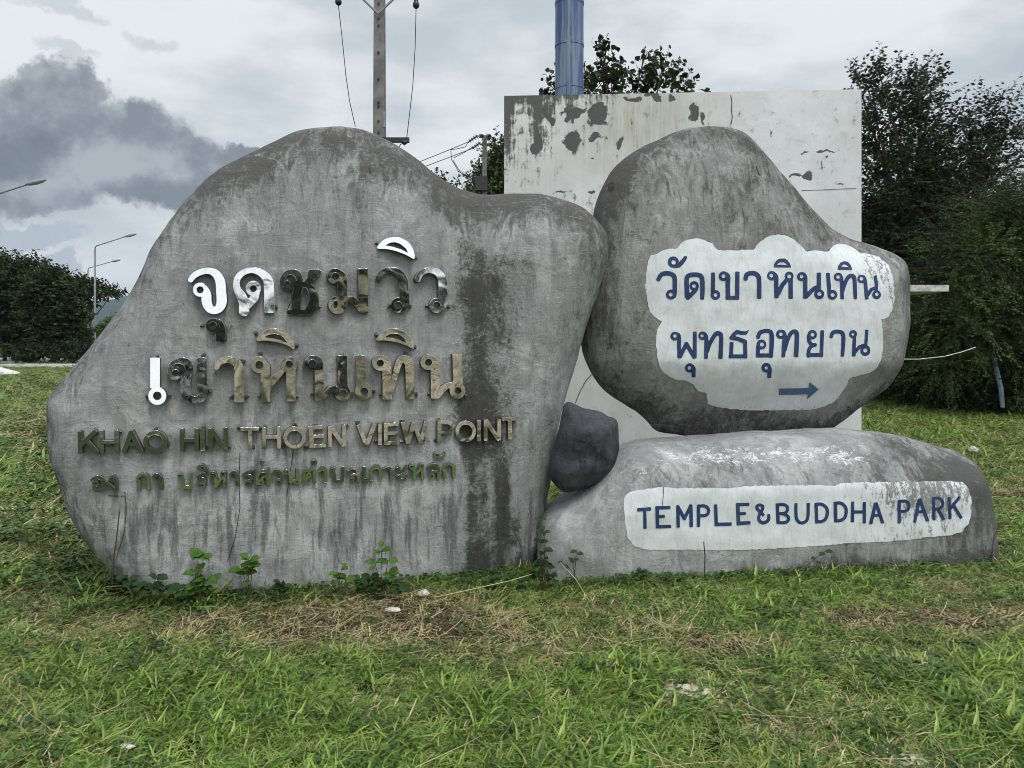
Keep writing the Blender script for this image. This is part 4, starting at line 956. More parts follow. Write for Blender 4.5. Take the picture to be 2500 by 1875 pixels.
b_.v = [p - rl for p in f4] + [p + th - rl for p in f4]; b_.f = [[4, 7, 6, 5], [0, 4, 5, 1], [1, 5, 6, 2], [2, 6, 7, 3], [3, 7, 4, 0]]
M_wallb = mat_simple('plaster_back', (.45, .45, .43), .85, .3, 3); b_.obj('wall_core', M_wallb, root_wall)
# crack lines on the wall
def strip_on_wall(pts, w):
    V = []; Fc = []
    for i, (x, y) in enumerate(pts):
        s = (x - WL) / (WR_ - WL); Y = YL_ + (YR_ - YL_) * s - .004
        a_, c_ = pts[max(0, i - 1)], pts[min(len(pts) - 1, i + 1)]; tx, ty = c_[0] - a_[0], c_[1] - a_[1]; L = math.hypot(tx, ty); nx, ny = -ty / L * w / 2, tx / L * w / 2
        V += [at(x + nx, y + ny, Y) - rl, at(x - nx, y - ny, Y) - rl]
        if i: k = 2 * i; Fc.append((k - 2, k - 1, k + 1, k))
    mesh_obj('crack', V, Fc, M_crack, root_wall)
strip_on_wall([(1784, 232), (1787, 250), (1786, 270), (1788, 285), (1785, 303)], 2.0)
strip_on_wall([(1957, 465), (2020, 463), (2060, 461), (2090, 460)], 1.2)
strip_on_wall([(2006, 393), (2007, 415)], 1.6)
strip_on_wall([(1446, 913), (1430, 930), (1418, 952), (1408, 975), (1405, 984)], 1.6)
tag(root_wall, 'tall stained white plaster wall standing behind the boulders', 'wall')
# concrete canopy slab sticking out past the wall
M_slab = mat_simple('slab_concrete', (.50, .50, .48), .8, .35, 14)
root_slab = empty('canopy_slab', (4.4, 9.0, 2.0))
sa = ad(1780, 616, 8.6); sb_ = ad(2050, 616, 8.6); b_ = MB()
zt = sa.z; b_.box(Vector(((sa.x + sb_.x) / 2, 9.15, zt - .035)) - root_slab.location, (sb_.x - sa.x, 1.1, .075)); b_.obj('slab', M_slab, root_slab)
b_ = MB(); b_.box(Vector((sa.x + .12, 9.2, zt / 2 - .04)) - root_slab.location, (.18, .18, zt - .08)); b_.obj('post', M_slab, root_slab)
tag(root_slab, 'thin white concrete canopy slab jutting out right of the balanced boulder', 'canopy')

# ------------------------------------------------------------------ blue column
M_col, t = new_mat('blue_painted_pipe')
v = t.coords((7, 7, .35)); n1 = t.noise(v, 2.2, 7, .6); n2 = t.noise(t.coords((3, 3, 1)), 2, 6)
c = t.mix(t.ramp(n1, .42, .62), (.035, .075, .21), (.17, .22, .30)); c = t.mix(t.ramp(n2, .5, .75, 0, .6), c, (.24, .25, .22))
t.bsdf(c, .45, t.bump(n1, .1, .01), spec=.5)
root_c = empty('blue_column', ad(1230, 730, 9.5)); cb = Vector((root_c.location.x, 9.5, 0)); root_c.location = cb
rc = 34.5 / F * 9.5; prev = 0
seams = [-.3] + [EYE + (HY - y) / F * 9.5 for y in (216, 112, 9, -95, -200, -305)] + [7.6]
for z0, z1 in zip(seams[:-1], seams[1:]):
    b_ = MB(); n = 40
    b_.tube([(0, 0, z0 + .004), (0, 0, z1 - .004)], rc, n); b_.obj('pipe_section', M_col, root_c, False)
    b_ = MB(); b_.tube([(0, 0, z1 - .02), (0, 0, z1 + .012)], rc + .006, n); b_.obj('joint_ring', M_col, root_c)
b_ = MB(); b_.box((-.02, -rc - .003, 3.6), (.045, .02, 7.8)); b_.obj('seam_strip', M_col, root_c)
tag(root_c, 'tall round blue painted column rising behind the white wall', 'column')

# ------------------------------------------------------------------ utility poles
M_pole = mat_simple('pole_concrete', (.19, .185, .175), .85, .25, 5)
M_blk = mat_simple('black_insulator', (.018, .017, .016), .35, .3, 10, spec=.5)
M_wire = mat_simple('wire', (.03, .03, .03), .5)
M_galv = mat_simple('galvanised_steel', (.28, .29, .30), .45, .2, 10, metallic=.5)
Yp = 14.4; pb = ad(820, 730, Yp); root_p = empty('utility_pole', (pb.x, Yp, 0))
b_ = MB(); V = []
for z, w_ in ((-.3, .27), (8.6, .19)):
    for sx_, sy_ in ((-1, -1), (1, -1), (1, 1), (-1, 1)): V.append(Vector((sx_ * w_ / 2, sy_ * w_ / 2, z)))
b_.v = V; b_.f = [[0, 1, 5, 4], [1, 2, 6, 5], [2, 3, 7, 6], [3, 0, 4, 7], [4, 5, 6, 7], [3, 2, 1, 0]]; b_.obj('pole', M_pole, root_p)
rp = root_p.location
def rel(dx, dy, Y=None): return ad(dx, dy, Y or Yp) - rp
zc = rel(820, -75).z
b_ = MB(); b_.box((0, -.16, zc), (2.1, .1, .12)); b_.obj('crossarm', M_blk, root_p)
for sgn in (-1, 1):
    q = rel(820 + sgn * 58, -40 if False else -62); b_ = MB(); b_.tube([rel(820, 37) + Vector((0, -.15, 0)), rel(820 + sgn * 75, -35) + Vector((0, -.15, 0)), rel(820 + sgn * 100, -62) + Vector((0, -.15, 0))], .022, 6); b_.obj('brace', M_galv, root_p)
for dx, dyb in ((735, 20), (901, 27)):
    b_ = MB(); top = rel(dx, -62); bot = rel(dx, dyb); n = 22; P_ = []; Rr_ = []
    for i in range(n + 1):
        s = i / n; P_.append(top.lerp(bot, s) + Vector((0, -.15, 0))); Rr_.append(.032 + .034 * abs(math.sin(s * math.pi * 5)) if 0 < i < n else .012)
    b_.tube(P_, Rr_, 12); b_.obj('insulator', M_blk, root_p, True)
for z in [rel(820, d).z for d in (13, 45, 60, 118, 175, 225, 233, 265, 290, 315, 322, 335)]:
    b_ = MB(); b_.box((0, -.118, z), (.035, .02, .04)); b_.obj('bolt_hole', M_blk, root_p)
b_ = MB(); c0 = rel(858, 308); b_.box((c0.x, -.18, c0.z), (.52, .09, .085)); b_.obj('lower_arm', M_blk, root_p)
b_ = MB(); q = rel(877, 311); b_.tube([(q.x - .07, -.2, q.z + .02), (q.x, -.2, q.z - .035), (q.x + .06, -.2, q.z)], [.03, .05, .03], 8); b_.obj('insulator', M_blk, root_p, True)
b_ = MB(); q = rel(829, 262); b_.box((q.x + .03, -.1, q.z), (.03, .05, .3)); b_.obj('bracket', M_galv, root_p)
for pts_ in ([(735, 20), (743, 90), (751, 170), (759, 225), (771, 278)], [(901, 27), (899, 110), (894, 190), (886, 260), (881, 302)], [(883, 310), (868, 316), (860, 330)]):
    b_ = MB(); b_.tube([rel(x, y) + Vector((0, -.15, 0)) for x, y in pts_], .008, 5); b_.obj('cable', M_wire, root_p)
tag(root_p, 'near square concrete utility pole with hanging black insulators', 'utility pole')
# farther pole with dead-end insulators
Y2 = 31.0; q0 = ad(1047, 730, Y2); root_q = empty('utility_pole', (q0.x, Y2, 0)); rq = root_q.location
def rel2(dx, dy): return ad(dx, dy, Y2) - rq
b_ = MB(); zt = rel2(1047, 293).z; V = []
for z, w_ in ((-.3, .26), (zt, .17)):
    for sx_, sy_ in ((-1, -1), (1, -1), (1, 1), (-1, 1)): V.append(Vector((sx_ * w_ / 2, sy_ * w_ / 2, z)))
b_.v = V; b_.f = [[0, 1, 5, 4], [1, 2, 6, 5], [2, 3, 7, 6], [3, 0, 4, 7], [4, 5, 6, 7], [3, 2, 1, 0]]; b_.obj('pole', M_pole, root_q)
for sx_ in (-1, 1):
    b_ = MB(); a0 = rel2(1047 + sx_ * 8 - 3, 287) + Vector((0, .5, 0)); a1 = rel2(1047 + sx_ * 8 + 4, 307) + Vector((0, -.9, 0)); b_.tube([a0, a1], .09, 6); b_.obj('crossarm', M_blk, root_q)
for (x0, y0, x1, y1) in ((1032, 293, 1013, 306), (1038, 308, 1020, 321)):
    b_ = MB(); A_ = rel2(x0, y0); B_ = rel2(x1, y1); n = 16; b_.tube([A_.lerp(B_, i / n) for i in range(n + 1)], [.03 + .085 * (i % 4 == 2) for i in range(n + 1)], 8); b_.obj('insulator', M_blk, root_q)
for pts_ in ([(1013, 306), (960, 328), (905, 350), (860, 366)], [(1020, 321), (970, 340), (915, 361), (870, 376)], [(1013, 306), (1005, 317), (985, 322), (974, 323)], [(1020, 318), (1002, 330), (980, 341)],
             [(974, 323), (975, 345), (980, 352), (990, 370), (1010, 382), (1022, 386)], [(978, 345), (990, 365), (1000, 378), (1020, 382)], [(1022, 386), (1017, 395), (1023, 410)]):
    b_ = MB(); b_.tube([rel2(x, y) for x, y in pts_], .016, 5); b_.obj('cable', M_wire, root_q)
b_ = MB(); b_.tube([rel2(1024, 387), rel2(1038, 425)], .12, 8); b_.obj('fuse_switch', M_blk, root_q)
b_ = MB(); b_.box(rel2(1040, 398), (.5, .5, .6)); b_.obj('switch_box', M_blk, root_q)
tag(root_q, 'distant utility pole with slanted crossarms and strung wires left of the wall', 'utility pole')

# ------------------------------------------------------------------ street lamps
M_lamp = mat_simple('lamp_steel', (.20, .21, .22), .5, .15, 5, metallic=.4)
M_head = mat_simple('lamp_head', (.30, .30, .29), .5, .15, 5)
def lamp(Y, px_, ytop, armdx, armdy, label):
    root = empty('street_lamp', (ad(px_, 730, Y).x, Y, 0)); rl = root.location
    def r(x, y): return ad(x, y, Y) - rl
    zt = r(px_, ytop).z; s = Y / 59
    b = MB(); b.tube([(0, 0, 0), (0, 0, 1.2), (0, 0, zt - .35)], [.11, .09, .065], 10); b.obj('post', M_lamp, root, True)
    e = r(px_ + armdx, ytop + armdy); b = MB()
    P_ = [(0, 0, zt - .36), (.03, 0, zt - .15), (.14, 0, zt - .03), (.34, 0, zt + .02), tuple(e)]
    b.tube(P_, .045, 8); b.obj('arm', M_lamp, root, True)
    d = (e - Vector(P_[3])).normalized(); b = MB()
    Lh = .95; b.tube([e - d * .1, e + d * .1, e + d * .4, e + d * .75, e + d * Lh], [.05, .13, .16, .12, .03], 10)
    for v_ in b.v: v_.z = e.z + (v_.z - e.z) * .75
    b.obj('lamp_head', M_head, root, True)
    b = MB(); b.tube([(0, 0, 0), (0, 0, .35)], .17, 10); b.obj('base', M_lamp, root)
    tag(root, label, 'street lamp', 'street lamps along the road'); return root
lamp(59, 205, 530, 66, -19, 'tallest fully visible street lamp, its post rising left of the large boulder')
lamp(77, 190, 578, 52, -13, 'second smaller street lamp just behind the tallest one')
lamp(35.8, -75, 438, 135, -40, 'street lamp whose arm enters at the left edge under the dark cloud')
lamp(100, 95, 680, 50, -9, 'farthest street lamp, its head just above the left trees')

# ------------------------------------------------------------------ road
M_road = mat_simple('pale_asphalt', (.30, .30, .29), .9, .12, 1.0)
M_kerbw = mat_simple('white_kerb', (.66, .66, .64), .8, .15, 3)
road_pts = [(-80, 38), (-15.5, 41), (-16, 45), (-17, 60), (-22, 110), (-32, 110), (-30, 66), (-34, 60), (-80, 56)]
rm = mesh_obj('road', [(x, y, .05) for x, y in road_pts], [list(range(len(road_pts)))], M_road); tag(rm, kind='structure')
b_ = MB(); e0 = Vector((-80, 38, .0))
for (x0, y0), (x1, y1) in zip(road_pts[:3], road_pts[1:4]):
    a0, a1 = Vector((x0, y0, .08)), Vector((x1, y1, .08)); d = a1 - a0; b_.box((a0 + a1) / 2, (d.length, .2, .16), d.to_track_quat('X', 'Z').to_matrix())
tag(b_.obj('kerb', M_kerbw), kind='structure')
# white sand heap at the left edge
b_ = MB(); V = []; Fc = []; n = 24; rr = 9
hp = ad(-12, 782, 33)
for i in range(rr + 1):
    for k in range(n):
        a = 2 * math.pi * k / n; r_ = i / rr; x = math.cos(a) * r_ * 1.1; y = math.sin(a) * r_ * .9
        V.append((x, y, .38 * (1 - r_) ** .8 + .03 * noise.noise(Vector((x * 3, y * 3, 0))) - .02))
for i in range(rr):
    for k in range(n): Fc.append((i * n + k, i * n + (k + 1) % n, (i + 1) * n + (k + 1) % n, (i + 1) * n + k))
so_ = mesh_obj('sand_heap', V, Fc, M_kerbw, smooth=True); so_.location = (hp.x, 33, 0); tag(so_, 'low white heap on the grass at the left edge by the road', 'heap')
for dx_, Yg in ((212, 57), (216, 57.5), (222, 57.8)):
    rt = empty('marker_post', (ad(dx_, 730, Yg).x if dx_ > 213 else ad(dx_ - 24, 730, Yg).x, Yg, .05)); b_ = MB(); b_.box((0, 0, .45), (.16, .1, .9)); b_.obj('post', M_kerbw if dx_ < 215 else M_blk, rt)
    b_ = MB(); b_.box((0, 0, .75), (.17, .11, .2)); b_.obj('band', M_blk if dx_ < 215 else M_galv, rt)
    tag(rt, {212: 'white roadside marker post left of the lamp foot', 216: 'dark roadside marker post at the lamp foot', 222: 'dark roadside marker post nearest the boulder edge'}[dx_], 'post', 'marker posts by the road')

# ------------------------------------------------------------------ hill
M_hill = mat_simple('forested_hill', (.030, .052, .030), .95, .35, .02)
V = []; Fc = []; nx, ny = 60, 14
for i in range(nx + 1):
    for j in range(ny + 1):
        x = -2400 + i * 70; y = 2300 + j * 90; pxx = x / y * F + CX
        h = 175 * math.exp(-((x + 1250) / 420) ** 2) + 110 * math.exp(-((x + 2000) / 500) ** 2) + 40 * math.exp(-((x - 600) / 900) ** 2)
        h *= math.sin(math.pi * min(1, j / ny * 1.0)) ** .8; V.append((x, y, h * (1 + .15 * noise.noise(Vector((x * .006, y * .006, 0)))) + 8 * noise.noise(Vector((x * .03, y * .03, 0))) - 4))
for i in range(nx):
    for j in range(ny): q = i * (ny + 1) + j; Fc.append((q, q + ny + 1, q + ny + 2, q + 1))
tag(mesh_obj('hill', V, Fc, M_hill, smooth=True), kind='structure')

# ------------------------------------------------------------------ air
m_, t = new_mat('haze_air')
pv = t.n('ShaderNodeVolumePrincipled'); pv.inputs['Color'].default_value = (.62, .76, 1, 1); pv.inputs['Density'].default_value = 1.2e-4; pv.inputs['Anisotropy'].default_value = .3
ov = t.n('ShaderNodeOutputMaterial'); t.t.links.new(pv.outputs[0], ov.inputs['Volume'])
b_ = MB(); b_.box((0, 2200, 149), (6200, 5800, 302)); hz = b_.obj('haze', m_); tag(hz, kind='stuff')

# ------------------------------------------------------------------ trees
def treemat(name, a, b, trans=.2):
    m, t = new_mat(name); v = t.coords(); n = t.noise(v, 1.1, 4); n2 = t.noise(v, 22, 3)
    f = t.m('ADD', t.m('MULTIPLY', t.ramp(n, .42, .60), .75), t.m('MULTIPLY', t.ramp(n2, .4, .6), .3), clamp=True)
    c = t.mix(f, a, b); bs = t.bsdf(c, .6, spec=.25); tr = t.n('ShaderNodeBsdfTranslucent'); t.t.links.new(c, tr.inputs[0]); mxs = t.n('ShaderNodeMixShader'); mxs.inputs[0].default_value = trans
    out = [n_ for n_ in t.t.nodes if n_.type == 'OUTPUT_MATERIAL'][0]; t.t.links.new(bs.outputs[0], mxs.inputs[1]); t.t.links.new(tr.outputs[0], mxs.inputs[2]); t.t.links.new(mxs.outputs[0], out.inputs[0])
    return m
T_dark = treemat('foliage_dark', (.008, .015, .006), (.034, .058, .015))
T_mid = treemat('foliage_mid', (.012, .028, .009), (.085, .14, .034))
T_light = treemat('foliage_light', (.05, .09, .018), (.12, .18, .04))
M_bark = mat_simple('bark', (.085, .07, .055), .9, .3, 12)
LEAF4 = np.array([(0, 0, 0), (.45, .30, .06), (1, 0, -.04), (.45, -.30, .06)]); LEAF6 = np.array([(0, 0, 0), (.25, .5, .05), (.62, .38, .02), (1, 0, -.1), (.62, -.38, .02), (.25, -.5, .05)])
def leaf_mesh(org, dirs, size, mat, shape=LEAF4, rs=rng):
    n = len(org); d = dirs / (np.linalg.norm(dirs, axis=1, keepdims=True) + 1e-9); r = rs.normal(size=(n, 3)); s = np.cross(d, r); s /= np.linalg.norm(s, axis=1, keepdims=True) + 1e-9; u = np.cross(s, d)
    k = len(shape); V = (org[:, None, :] + size[:, None, None] * (d[:, None, :] * shape[None, :, 0:1] + s[:, None, :] * shape[None, :, 1:2] + u[:, None, :] * shape[None, :, 2:3])).reshape(-1, 3)
    Fc = np.arange(n * k).reshape(n, k); return V, Fc
def tree(name, label, cat, base, blobs, mat, twigs, leaves, lsize, tlen=.5, droop=0.0, shape=LEAF4, group=None, trunk_r=.14, fill=.75, planar=False, jit=.22):
    """blobs: (x, y, z, rx, ry, rz) in metres, absolute"""
    root = empty(name, base); B = np.array(blobs, float); B[:, :3] -= np.array(base)
    vol = B[:, 3] * B[:, 4] * B[:, 5]; vol = vol ** .75; pr_ = vol / vol.sum(); which = rng.choice(len(B), twigs, p=pr_)
    dirs = rng.normal(size=(twigs, 3)); dirs /= np.linalg.norm(dirs, axis=1, keepdims=True)
    rad = (fill * rng.random(twigs) ** .4 + (1 - fill) * rng.random(twigs)) * (1 + jit * np.clip(rng.normal(size=twigs), -1, 2.0))
    C = B[which, :3] + dirs * B[which, 3:6] * rad[:, None]
    keep = C[:, 2] > .05; C = C[keep]; dirs = dirs[keep]
    g = dirs + rng.normal(size=C.shape) * .5 + np.array([0, 0, .35 - droop]); g /= np.linalg.norm(g, axis=1, keepdims=True)
    m = len(C); tl = tlen * rng.uniform(.5, 1.4, m); org = []; dr = []
    for k in range(leaves):
        s = (k + rng.random(m)) / leaves; p = C + g * (tl * s)[:, None]; p[:, 2] -= droop * (tl * s * s) * .6
        sd_ = rng.normal(size=(m, 3)); sd_ -= (sd_ * g).sum(1, keepdims=True) * g; sd_ /= np.linalg.norm(sd_, axis=1, keepdims=True)
        if planar: sd_[:, 2] *= .3
        org.append(p + sd_ * .01); dr.append(sd_ + g * .5 + np.array([0, 0, -.25 - droop * .3]))
    org = np.concatenate(org); dr = np.concatenate(dr); org[:, 2] = np.maximum(org[:, 2], .03)
    V, Fc = leaf_mesh(org, dr, lsize * rng.uniform(.6, 1.25, len(org)), mat, shape)
    cm = fast_mesh('crown', V, Fc, len(shape), [mat]); link('crown', cm, root)
    # twig sticks
    w = .003 + lsize * .02; a = C; b = C + g * tl[:, None]; s_ = np.cross(g, np.array([0, 1.0, 0])); s_ /= np.linalg.norm(s_, axis=1, keepdims=True) + 1e-6
    Vt = np.stack([a - s_ * w, a + s_ * w, b + s_ * w * .3, b - s_ * w * .3], 1).reshape(-1, 3); link('twigs', fast_mesh('twigs', Vt, np.arange(len(Vt)).reshape(-1, 4), 4, [M_bark]), root)['kind'] = 'stuff'
    mb = MB(); top = Vector(B[B[:, 2].argmax(), :3]) * 1.0
    mid = Vector((B[:, 0].mean() * .5, B[:, 1].mean() * .5, max(.3, B[:, 2].mean() * .55)))
    mb.tube([(0, 0, -.1), mid * .5 + Vector((.05, 0, 0)), mid], [trunk_r, trunk_r * .8, trunk_r * .62], 8)
    for bl in B:
        c = Vector(bl[:3]); q = mid.lerp(c, .5) + Vector((random.uniform(-.2, .2), random.uniform(-.2, .2), .1)); mb.tube([mid, q, c], [trunk_r * .5, trunk_r * .3, trunk_r * .12], 6)
        for _ in range(4):
            e = c + Vector((random.uniform(-1, 1) * bl[3], random.uniform(-1, 1) * bl[4], random.uniform(-.3, 1) * bl[5])) * .8; mb.tube([c, (c + e) / 2 + Vector((0, 0, .05)), e], [trunk_r * .15, trunk_r * .09, trunk_r * .04], 5)
    mb.obj('trunk', M_bark, root, True)
    tag(root, label, cat, group); return root
def bl(dx, dy, Y, rx, ry=None, rz=None):
    """blob by its direction and distance; radii in display px converted to metres at that distance"""
    p = ad(dx, dy, Y); k = DISP / F * Y; return (p.x, Y, p.z, rx * k, (ry or rx) * k, (rz or rx) * k)
Yt = 18
tree('tree', 'tall airy dark tree rising just right of the white wall', 'tree', (ad(1960, 730, Yt).x, Yt, 0),
     [bl(1930, 260, Yt, 75, 90, 75), bl(1875, 190, Yt, 30, 50, 36), bl(1848, 158, Yt, 14, 20, 10), bl(1900, 160, Yt, 16, 20, 16), bl(2012, 185, Yt, 12, 20, 26), bl(2168, 300, Yt, 30, 40, 46), bl(1990, 215, Yt, 38, 50, 45), bl(2080, 330, Yt, 85, 90, 85), bl(1950, 400, Yt, 110, 120, 110), bl(2060, 470, Yt, 110, 110, 100), bl(2145, 250, Yt, 28, 40, 30), bl(2140, 400, Yt, 50, 60, 70),
      bl(1900, 520, Yt, 80, 100, 110), bl(2010, 610, Yt, 120, 120, 100), bl(1930, 720, Yt, 100, 100, 110)], T_dark, 3500, 14, .10, .6, planar=True, fill=.62, jit=.32)
tree('tree', 'dark dense tree mass at the back below the tall airy tree', 'tree', (ad(2080, 730, 22).x, 22, 0),
     [bl(1900, 560, 22, 90, 100, 100), bl(1990, 500, 22, 100, 90, 110), bl(2100, 560, 22, 120, 90, 110), bl(2220, 520, 22, 100, 90, 120), bl(1900, 720, 22, 90, 80, 90), bl(2020, 720, 22, 110, 80, 90), bl(2150, 720, 22, 110, 80, 100), bl(2270, 700, 22, 90, 80, 100), bl(1850, 640, 22, 60, 60, 80), bl(1860, 790, 22, 60, 60, 60), bl(1950, 800, 22, 70, 60, 60)], T_dark, 4200, 14, .16, .6)
Yb = 15.5
tree('feathery_tree', 'feathery bright green tree leaning over the right edge', 'tree', (ad(2240, 730, Yb).x, Yb, 0),
     [bl(2170, 470, Yb, 80, 90, 55), bl(2100, 560, Yb, 90, 90, 55), bl(2200, 600, Yb, 110, 90, 90), bl(2060, 620, Yb, 80, 80, 40), bl(2250, 480, Yb, 90, 90, 80), bl(2140, 700, Yb, 110, 100, 60), bl(2060, 700, Yb, 70, 80, 45), bl(2230, 760, Yb, 90, 90, 70), bl(2040, 780, Yb, 50, 60, 40), bl(2330, 620, Yb, 120, 90, 160)],
     T_mid, 4600, 30, .06, .75, droop=.35, planar=True, fill=.6, jit=.38)
for i, (dx, dy, Y, r, lb) in enumerate([(1905, 868, 19, 34, 'low leafy bush at the foot of the trees nearest the wall'), (2010, 850, 17.5, 45, 'low leafy bush below the trees, left of the slanted blue pole'), (2085, 862, 16.5, 50, 'dark low bush directly left of the slanted blue pole'), (2190, 868, 15.5, 55, 'dark low bush under the feathery tree at the right edge'), (2280, 860, 15.5, 50, 'bush beyond the right edge under the feathery tree')]):
    tree('bush', lb, 'bush', (ad(dx, 730, Y).x, Y, 0), [bl(dx, dy - 20, Y, r, r, r * .8), bl(dx - r * .7, dy, Y, r * .7, r * .7, r * .5), bl(dx + r * .7, dy - 5, Y, r * .7, r * .7, r * .6)], T_mid if i != 2 else T_dark, 520, 12, .09, .3, group='bushes under the trees on the right', trunk_r=.03)
# tree behind the wall, big leaves
Yw = 11.0
tree('broadleaf_tree', 'large leaved dark tree peeking over the wall top beside the blue column', 'tree', (ad(1340, 730, Yw).x, Yw, 0),
     [bl(1320, 175, Yw, 45, 40, 38), bl(1308, 115, Yw, 12, 20, 30), bl(1400, 175, Yw, 42, 40, 35), bl(1430, 150, Yw, 26, 30, 24), bl(1480, 195, Yw, 30, 30, 16), bl(1200, 195, Yw, 28, 30, 30), bl(1205, 160, Yw, 8, 20, 18), bl(1270, 190, Yw, 35, 30, 28), bl(1262, 145, Yw, 10, 14, 14), bl(1340, 240, Yw, 60, 40, 30), bl(1310, 150, Yw, 20, 25, 20), bl(1303, 108, Yw, 7, 10, 14), bl(1412, 128, Yw, 9, 12, 14), bl(1388, 140, Yw, 8, 12, 16)],
     T_dark, 270, 5, .08, .22, shape=LEAF6, fill=.5, jit=.45, trunk_r=.07)
tree('tree', 'leafy tree behind the distant utility pole at the left edge of the wall', 'tree', (ad(1100, 730, 36).x, 36, 0),
     [bl(1085, 370, 36, 40, 40, 40), bl(1070, 410, 36, 50, 40, 50), bl(1110, 340, 36, 40, 40, 40), bl(1085, 330, 36, 16, 20, 16), bl(1035, 420, 36, 25, 30, 18), bl(1120, 460, 36, 70, 40, 60), bl(1050, 480, 36, 50, 40, 50)], T_mid, 1500, 9, .22, .8)
tree('tree', 'sparse twig tips of a tree showing over the slope of the large boulder', 'tree', (ad(935, 730, 30).x, 30, 0), [bl(935, 395, 30, 14, 20, 16), bl(890, 360, 30, 9, 12, 8), bl(960, 430, 30, 40, 30, 30), bl(900, 430, 30, 60, 30, 50)], T_dark, 300, 8, .16, .5)
# left tree line
T_road = treemat('foliage_roadside', (.010, .020, .007), (.052, .085, .020))
tree('roadside_tree', 'broad dark roadside tree at the left edge of the photo', 'tree', (ad(10, 730, 50).x, 50, 0),
     [bl(10, 605, 50, 50, 60, 45), bl(-50, 640, 50, 70, 60, 80), bl(50, 640, 50, 50, 60, 50), bl(20, 700, 50, 75, 60, 60), bl(-5, 572, 50, 26, 30, 18), bl(62, 582, 50, 24, 30, 20)], T_road, 3000, 12, .24, .8, group='roadside trees on the left', jit=.14, planar=True)
tree('roadside_tree', 'rounded dark roadside tree left of the street lamp posts', 'tree', (ad(115, 730, 48).x, 48, 0),
     [bl(112, 628, 48, 34, 50, 36), bl(122, 700, 48, 44, 50, 50), bl(90, 670, 48, 40, 40, 50), bl(148, 690, 48, 26, 40, 36), bl(160, 730, 48, 26, 40, 28), bl(112, 600, 48, 24, 30, 14)], T_road, 2600, 12, .22, .7, group='roadside trees on the left', jit=.12, planar=True)
tree('roadside_tree', 'open crowned roadside tree behind the street lamps', 'tree', (ad(196, 730, 62).x, 62, 0),
     [bl(180, 618, 62, 24, 30, 12), bl(215, 630, 62, 24, 30, 10), bl(160, 625, 62, 22, 30, 16), bl(240, 636, 62, 12, 15, 6), bl(178, 650, 62, 14, 20, 20)], T_road, 360, 9, .32, .7, group='roadside trees on the left', trunk_r=.12, jit=.2)
tree('roadside_tree', 'small lighter green bushy tree beyond the street lamp foot', 'tree', (ad(245, 730, 80).x, 80, 0), [bl(236, 722, 80, 24, 30, 24), bl(264, 706, 80, 26, 30, 22), bl(290, 720, 80, 30, 30, 30), bl(212, 744, 80, 20, 22, 14)], T_light, 1300, 10, .32, .7, group='roadside trees on the left', jit=.12)
# low scrub along the road verge
for i, dx in enumerate((55, 150)):
    tree('bush', ('low bush on the far verge under the broad roadside tree', 'low bush on the far verge under the rounded roadside tree')[i], 'bush', (ad(dx, 730, 46).x, 46, 0), [bl(dx, 762, 46, 30, 30, 12), bl(dx + 30, 760, 46, 22, 20, 10)], T_dark, 300, 10, .18, .5, group='bushes on the road verge', trunk_r=.03)
# a far-off wood behind the viewpoint (mirrored in the steel letters)
wb = [(x, -36 + 3 * math.sin(x * .9), 2.6 + .8 * math.sin(x * 1.7), 3.6, 3, 3.6 + .9 * math.sin(x * 2.3)) for x in range(-24, 46, 5)] + [(x, -35, 1.2, 3.5, 2, 2.2) for x in range(-22, 46, 5)]
rt = tree('wood', 'x', 'wood', (10, -36, 0), wb, T_road, 9000, 9, .42, 1.1)
for ch in list(rt.children):
    if ch.name.startswith('crown'):
        ch.parent = None; ch.location = (10, -36, 0); ch.name = 'distant_wood'; tag(ch, 'dark belt of trees behind the viewer, mirrored in the steel letters', 'wood', kind='stuff')
    else: bpy.data.objects.remove(ch)
bpy.data.objects.remove(rt)

# ------------------------------------------------------------------ small plants at the boulder foot
M_pl = treemat('weed_foliage', (.055, .13, .02), (.13, .26, .045), .3)
M_pld = treemat('weed_foliage_dark', (.02, .05, .014), (.05, .10, .025), .25)
M_stem = mat_simple('weed_stem', (.10, .09, .04), .7)
def weed(dx, dy, Y, heads, label, mat=None, lsz=.045, cat='plant'):
    """heads: (dx, dy, leaves) leaf rosettes on stems from the foot"""
    foot = ad(dx, dy, Y); root = empty('weed_plant', (foot.x, Y, gh(foot.x, Y))); rl = root.location; mb = MB(); org = []; dr = []
    for hx, hy, n in heads:
        h = ad(hx, hy, Y) - rl; h.y += random.uniform(-.04, -.01); mid = h * .5 + Vector((random.uniform(-.02, .02), -.02, 0))
        mb.tube([(0, 0, -.01), mid, h], [.0035, .003, .002], 5)
        for k in range(n):
            a = 2 * math.pi * k / n + random.uniform(-.3, .3); org.append(tuple(h + Vector((0, 0, random.uniform(-.03, .01))))); dr.append((math.cos(a), math.sin(a) * .6 - .35, random.uniform(-.35, .45)))
    mb.obj('stem', M_stem, root)
    V = []; Fc = []
    for o_, d_ in zip(org, dr):
        d = Vector(d_).normalized(); s = d.cross(Vector((0, -.5, 1))).normalized(); u = s.cross(d); L = lsz * random.uniform(.7, 1.2); b = len(V)
        for p, q, r_ in ((0, 0, 0), (.3, .36, .1), (.65, .34, .08), (1, 0, -.08), (.65, -.34, .08), (.3, -.36, .1), (.33, 0, -.02), (.68, 0, -.02)): V.append(Vector(o_) + (d * p + s * q + u * r_) * L)
        for f in ((0, 6, 1), (1, 6, 7, 2), (2, 7, 3), (0, 5, 6), (5, 4, 7, 6), (4, 3, 7)): Fc.append([b + i for i in f])
    me_ = mesh_obj('leaves', V, Fc, mat or M_pl, root, smooth=True)
    tag(root, label, cat, 'weeds at the foot of the boulders'); return root
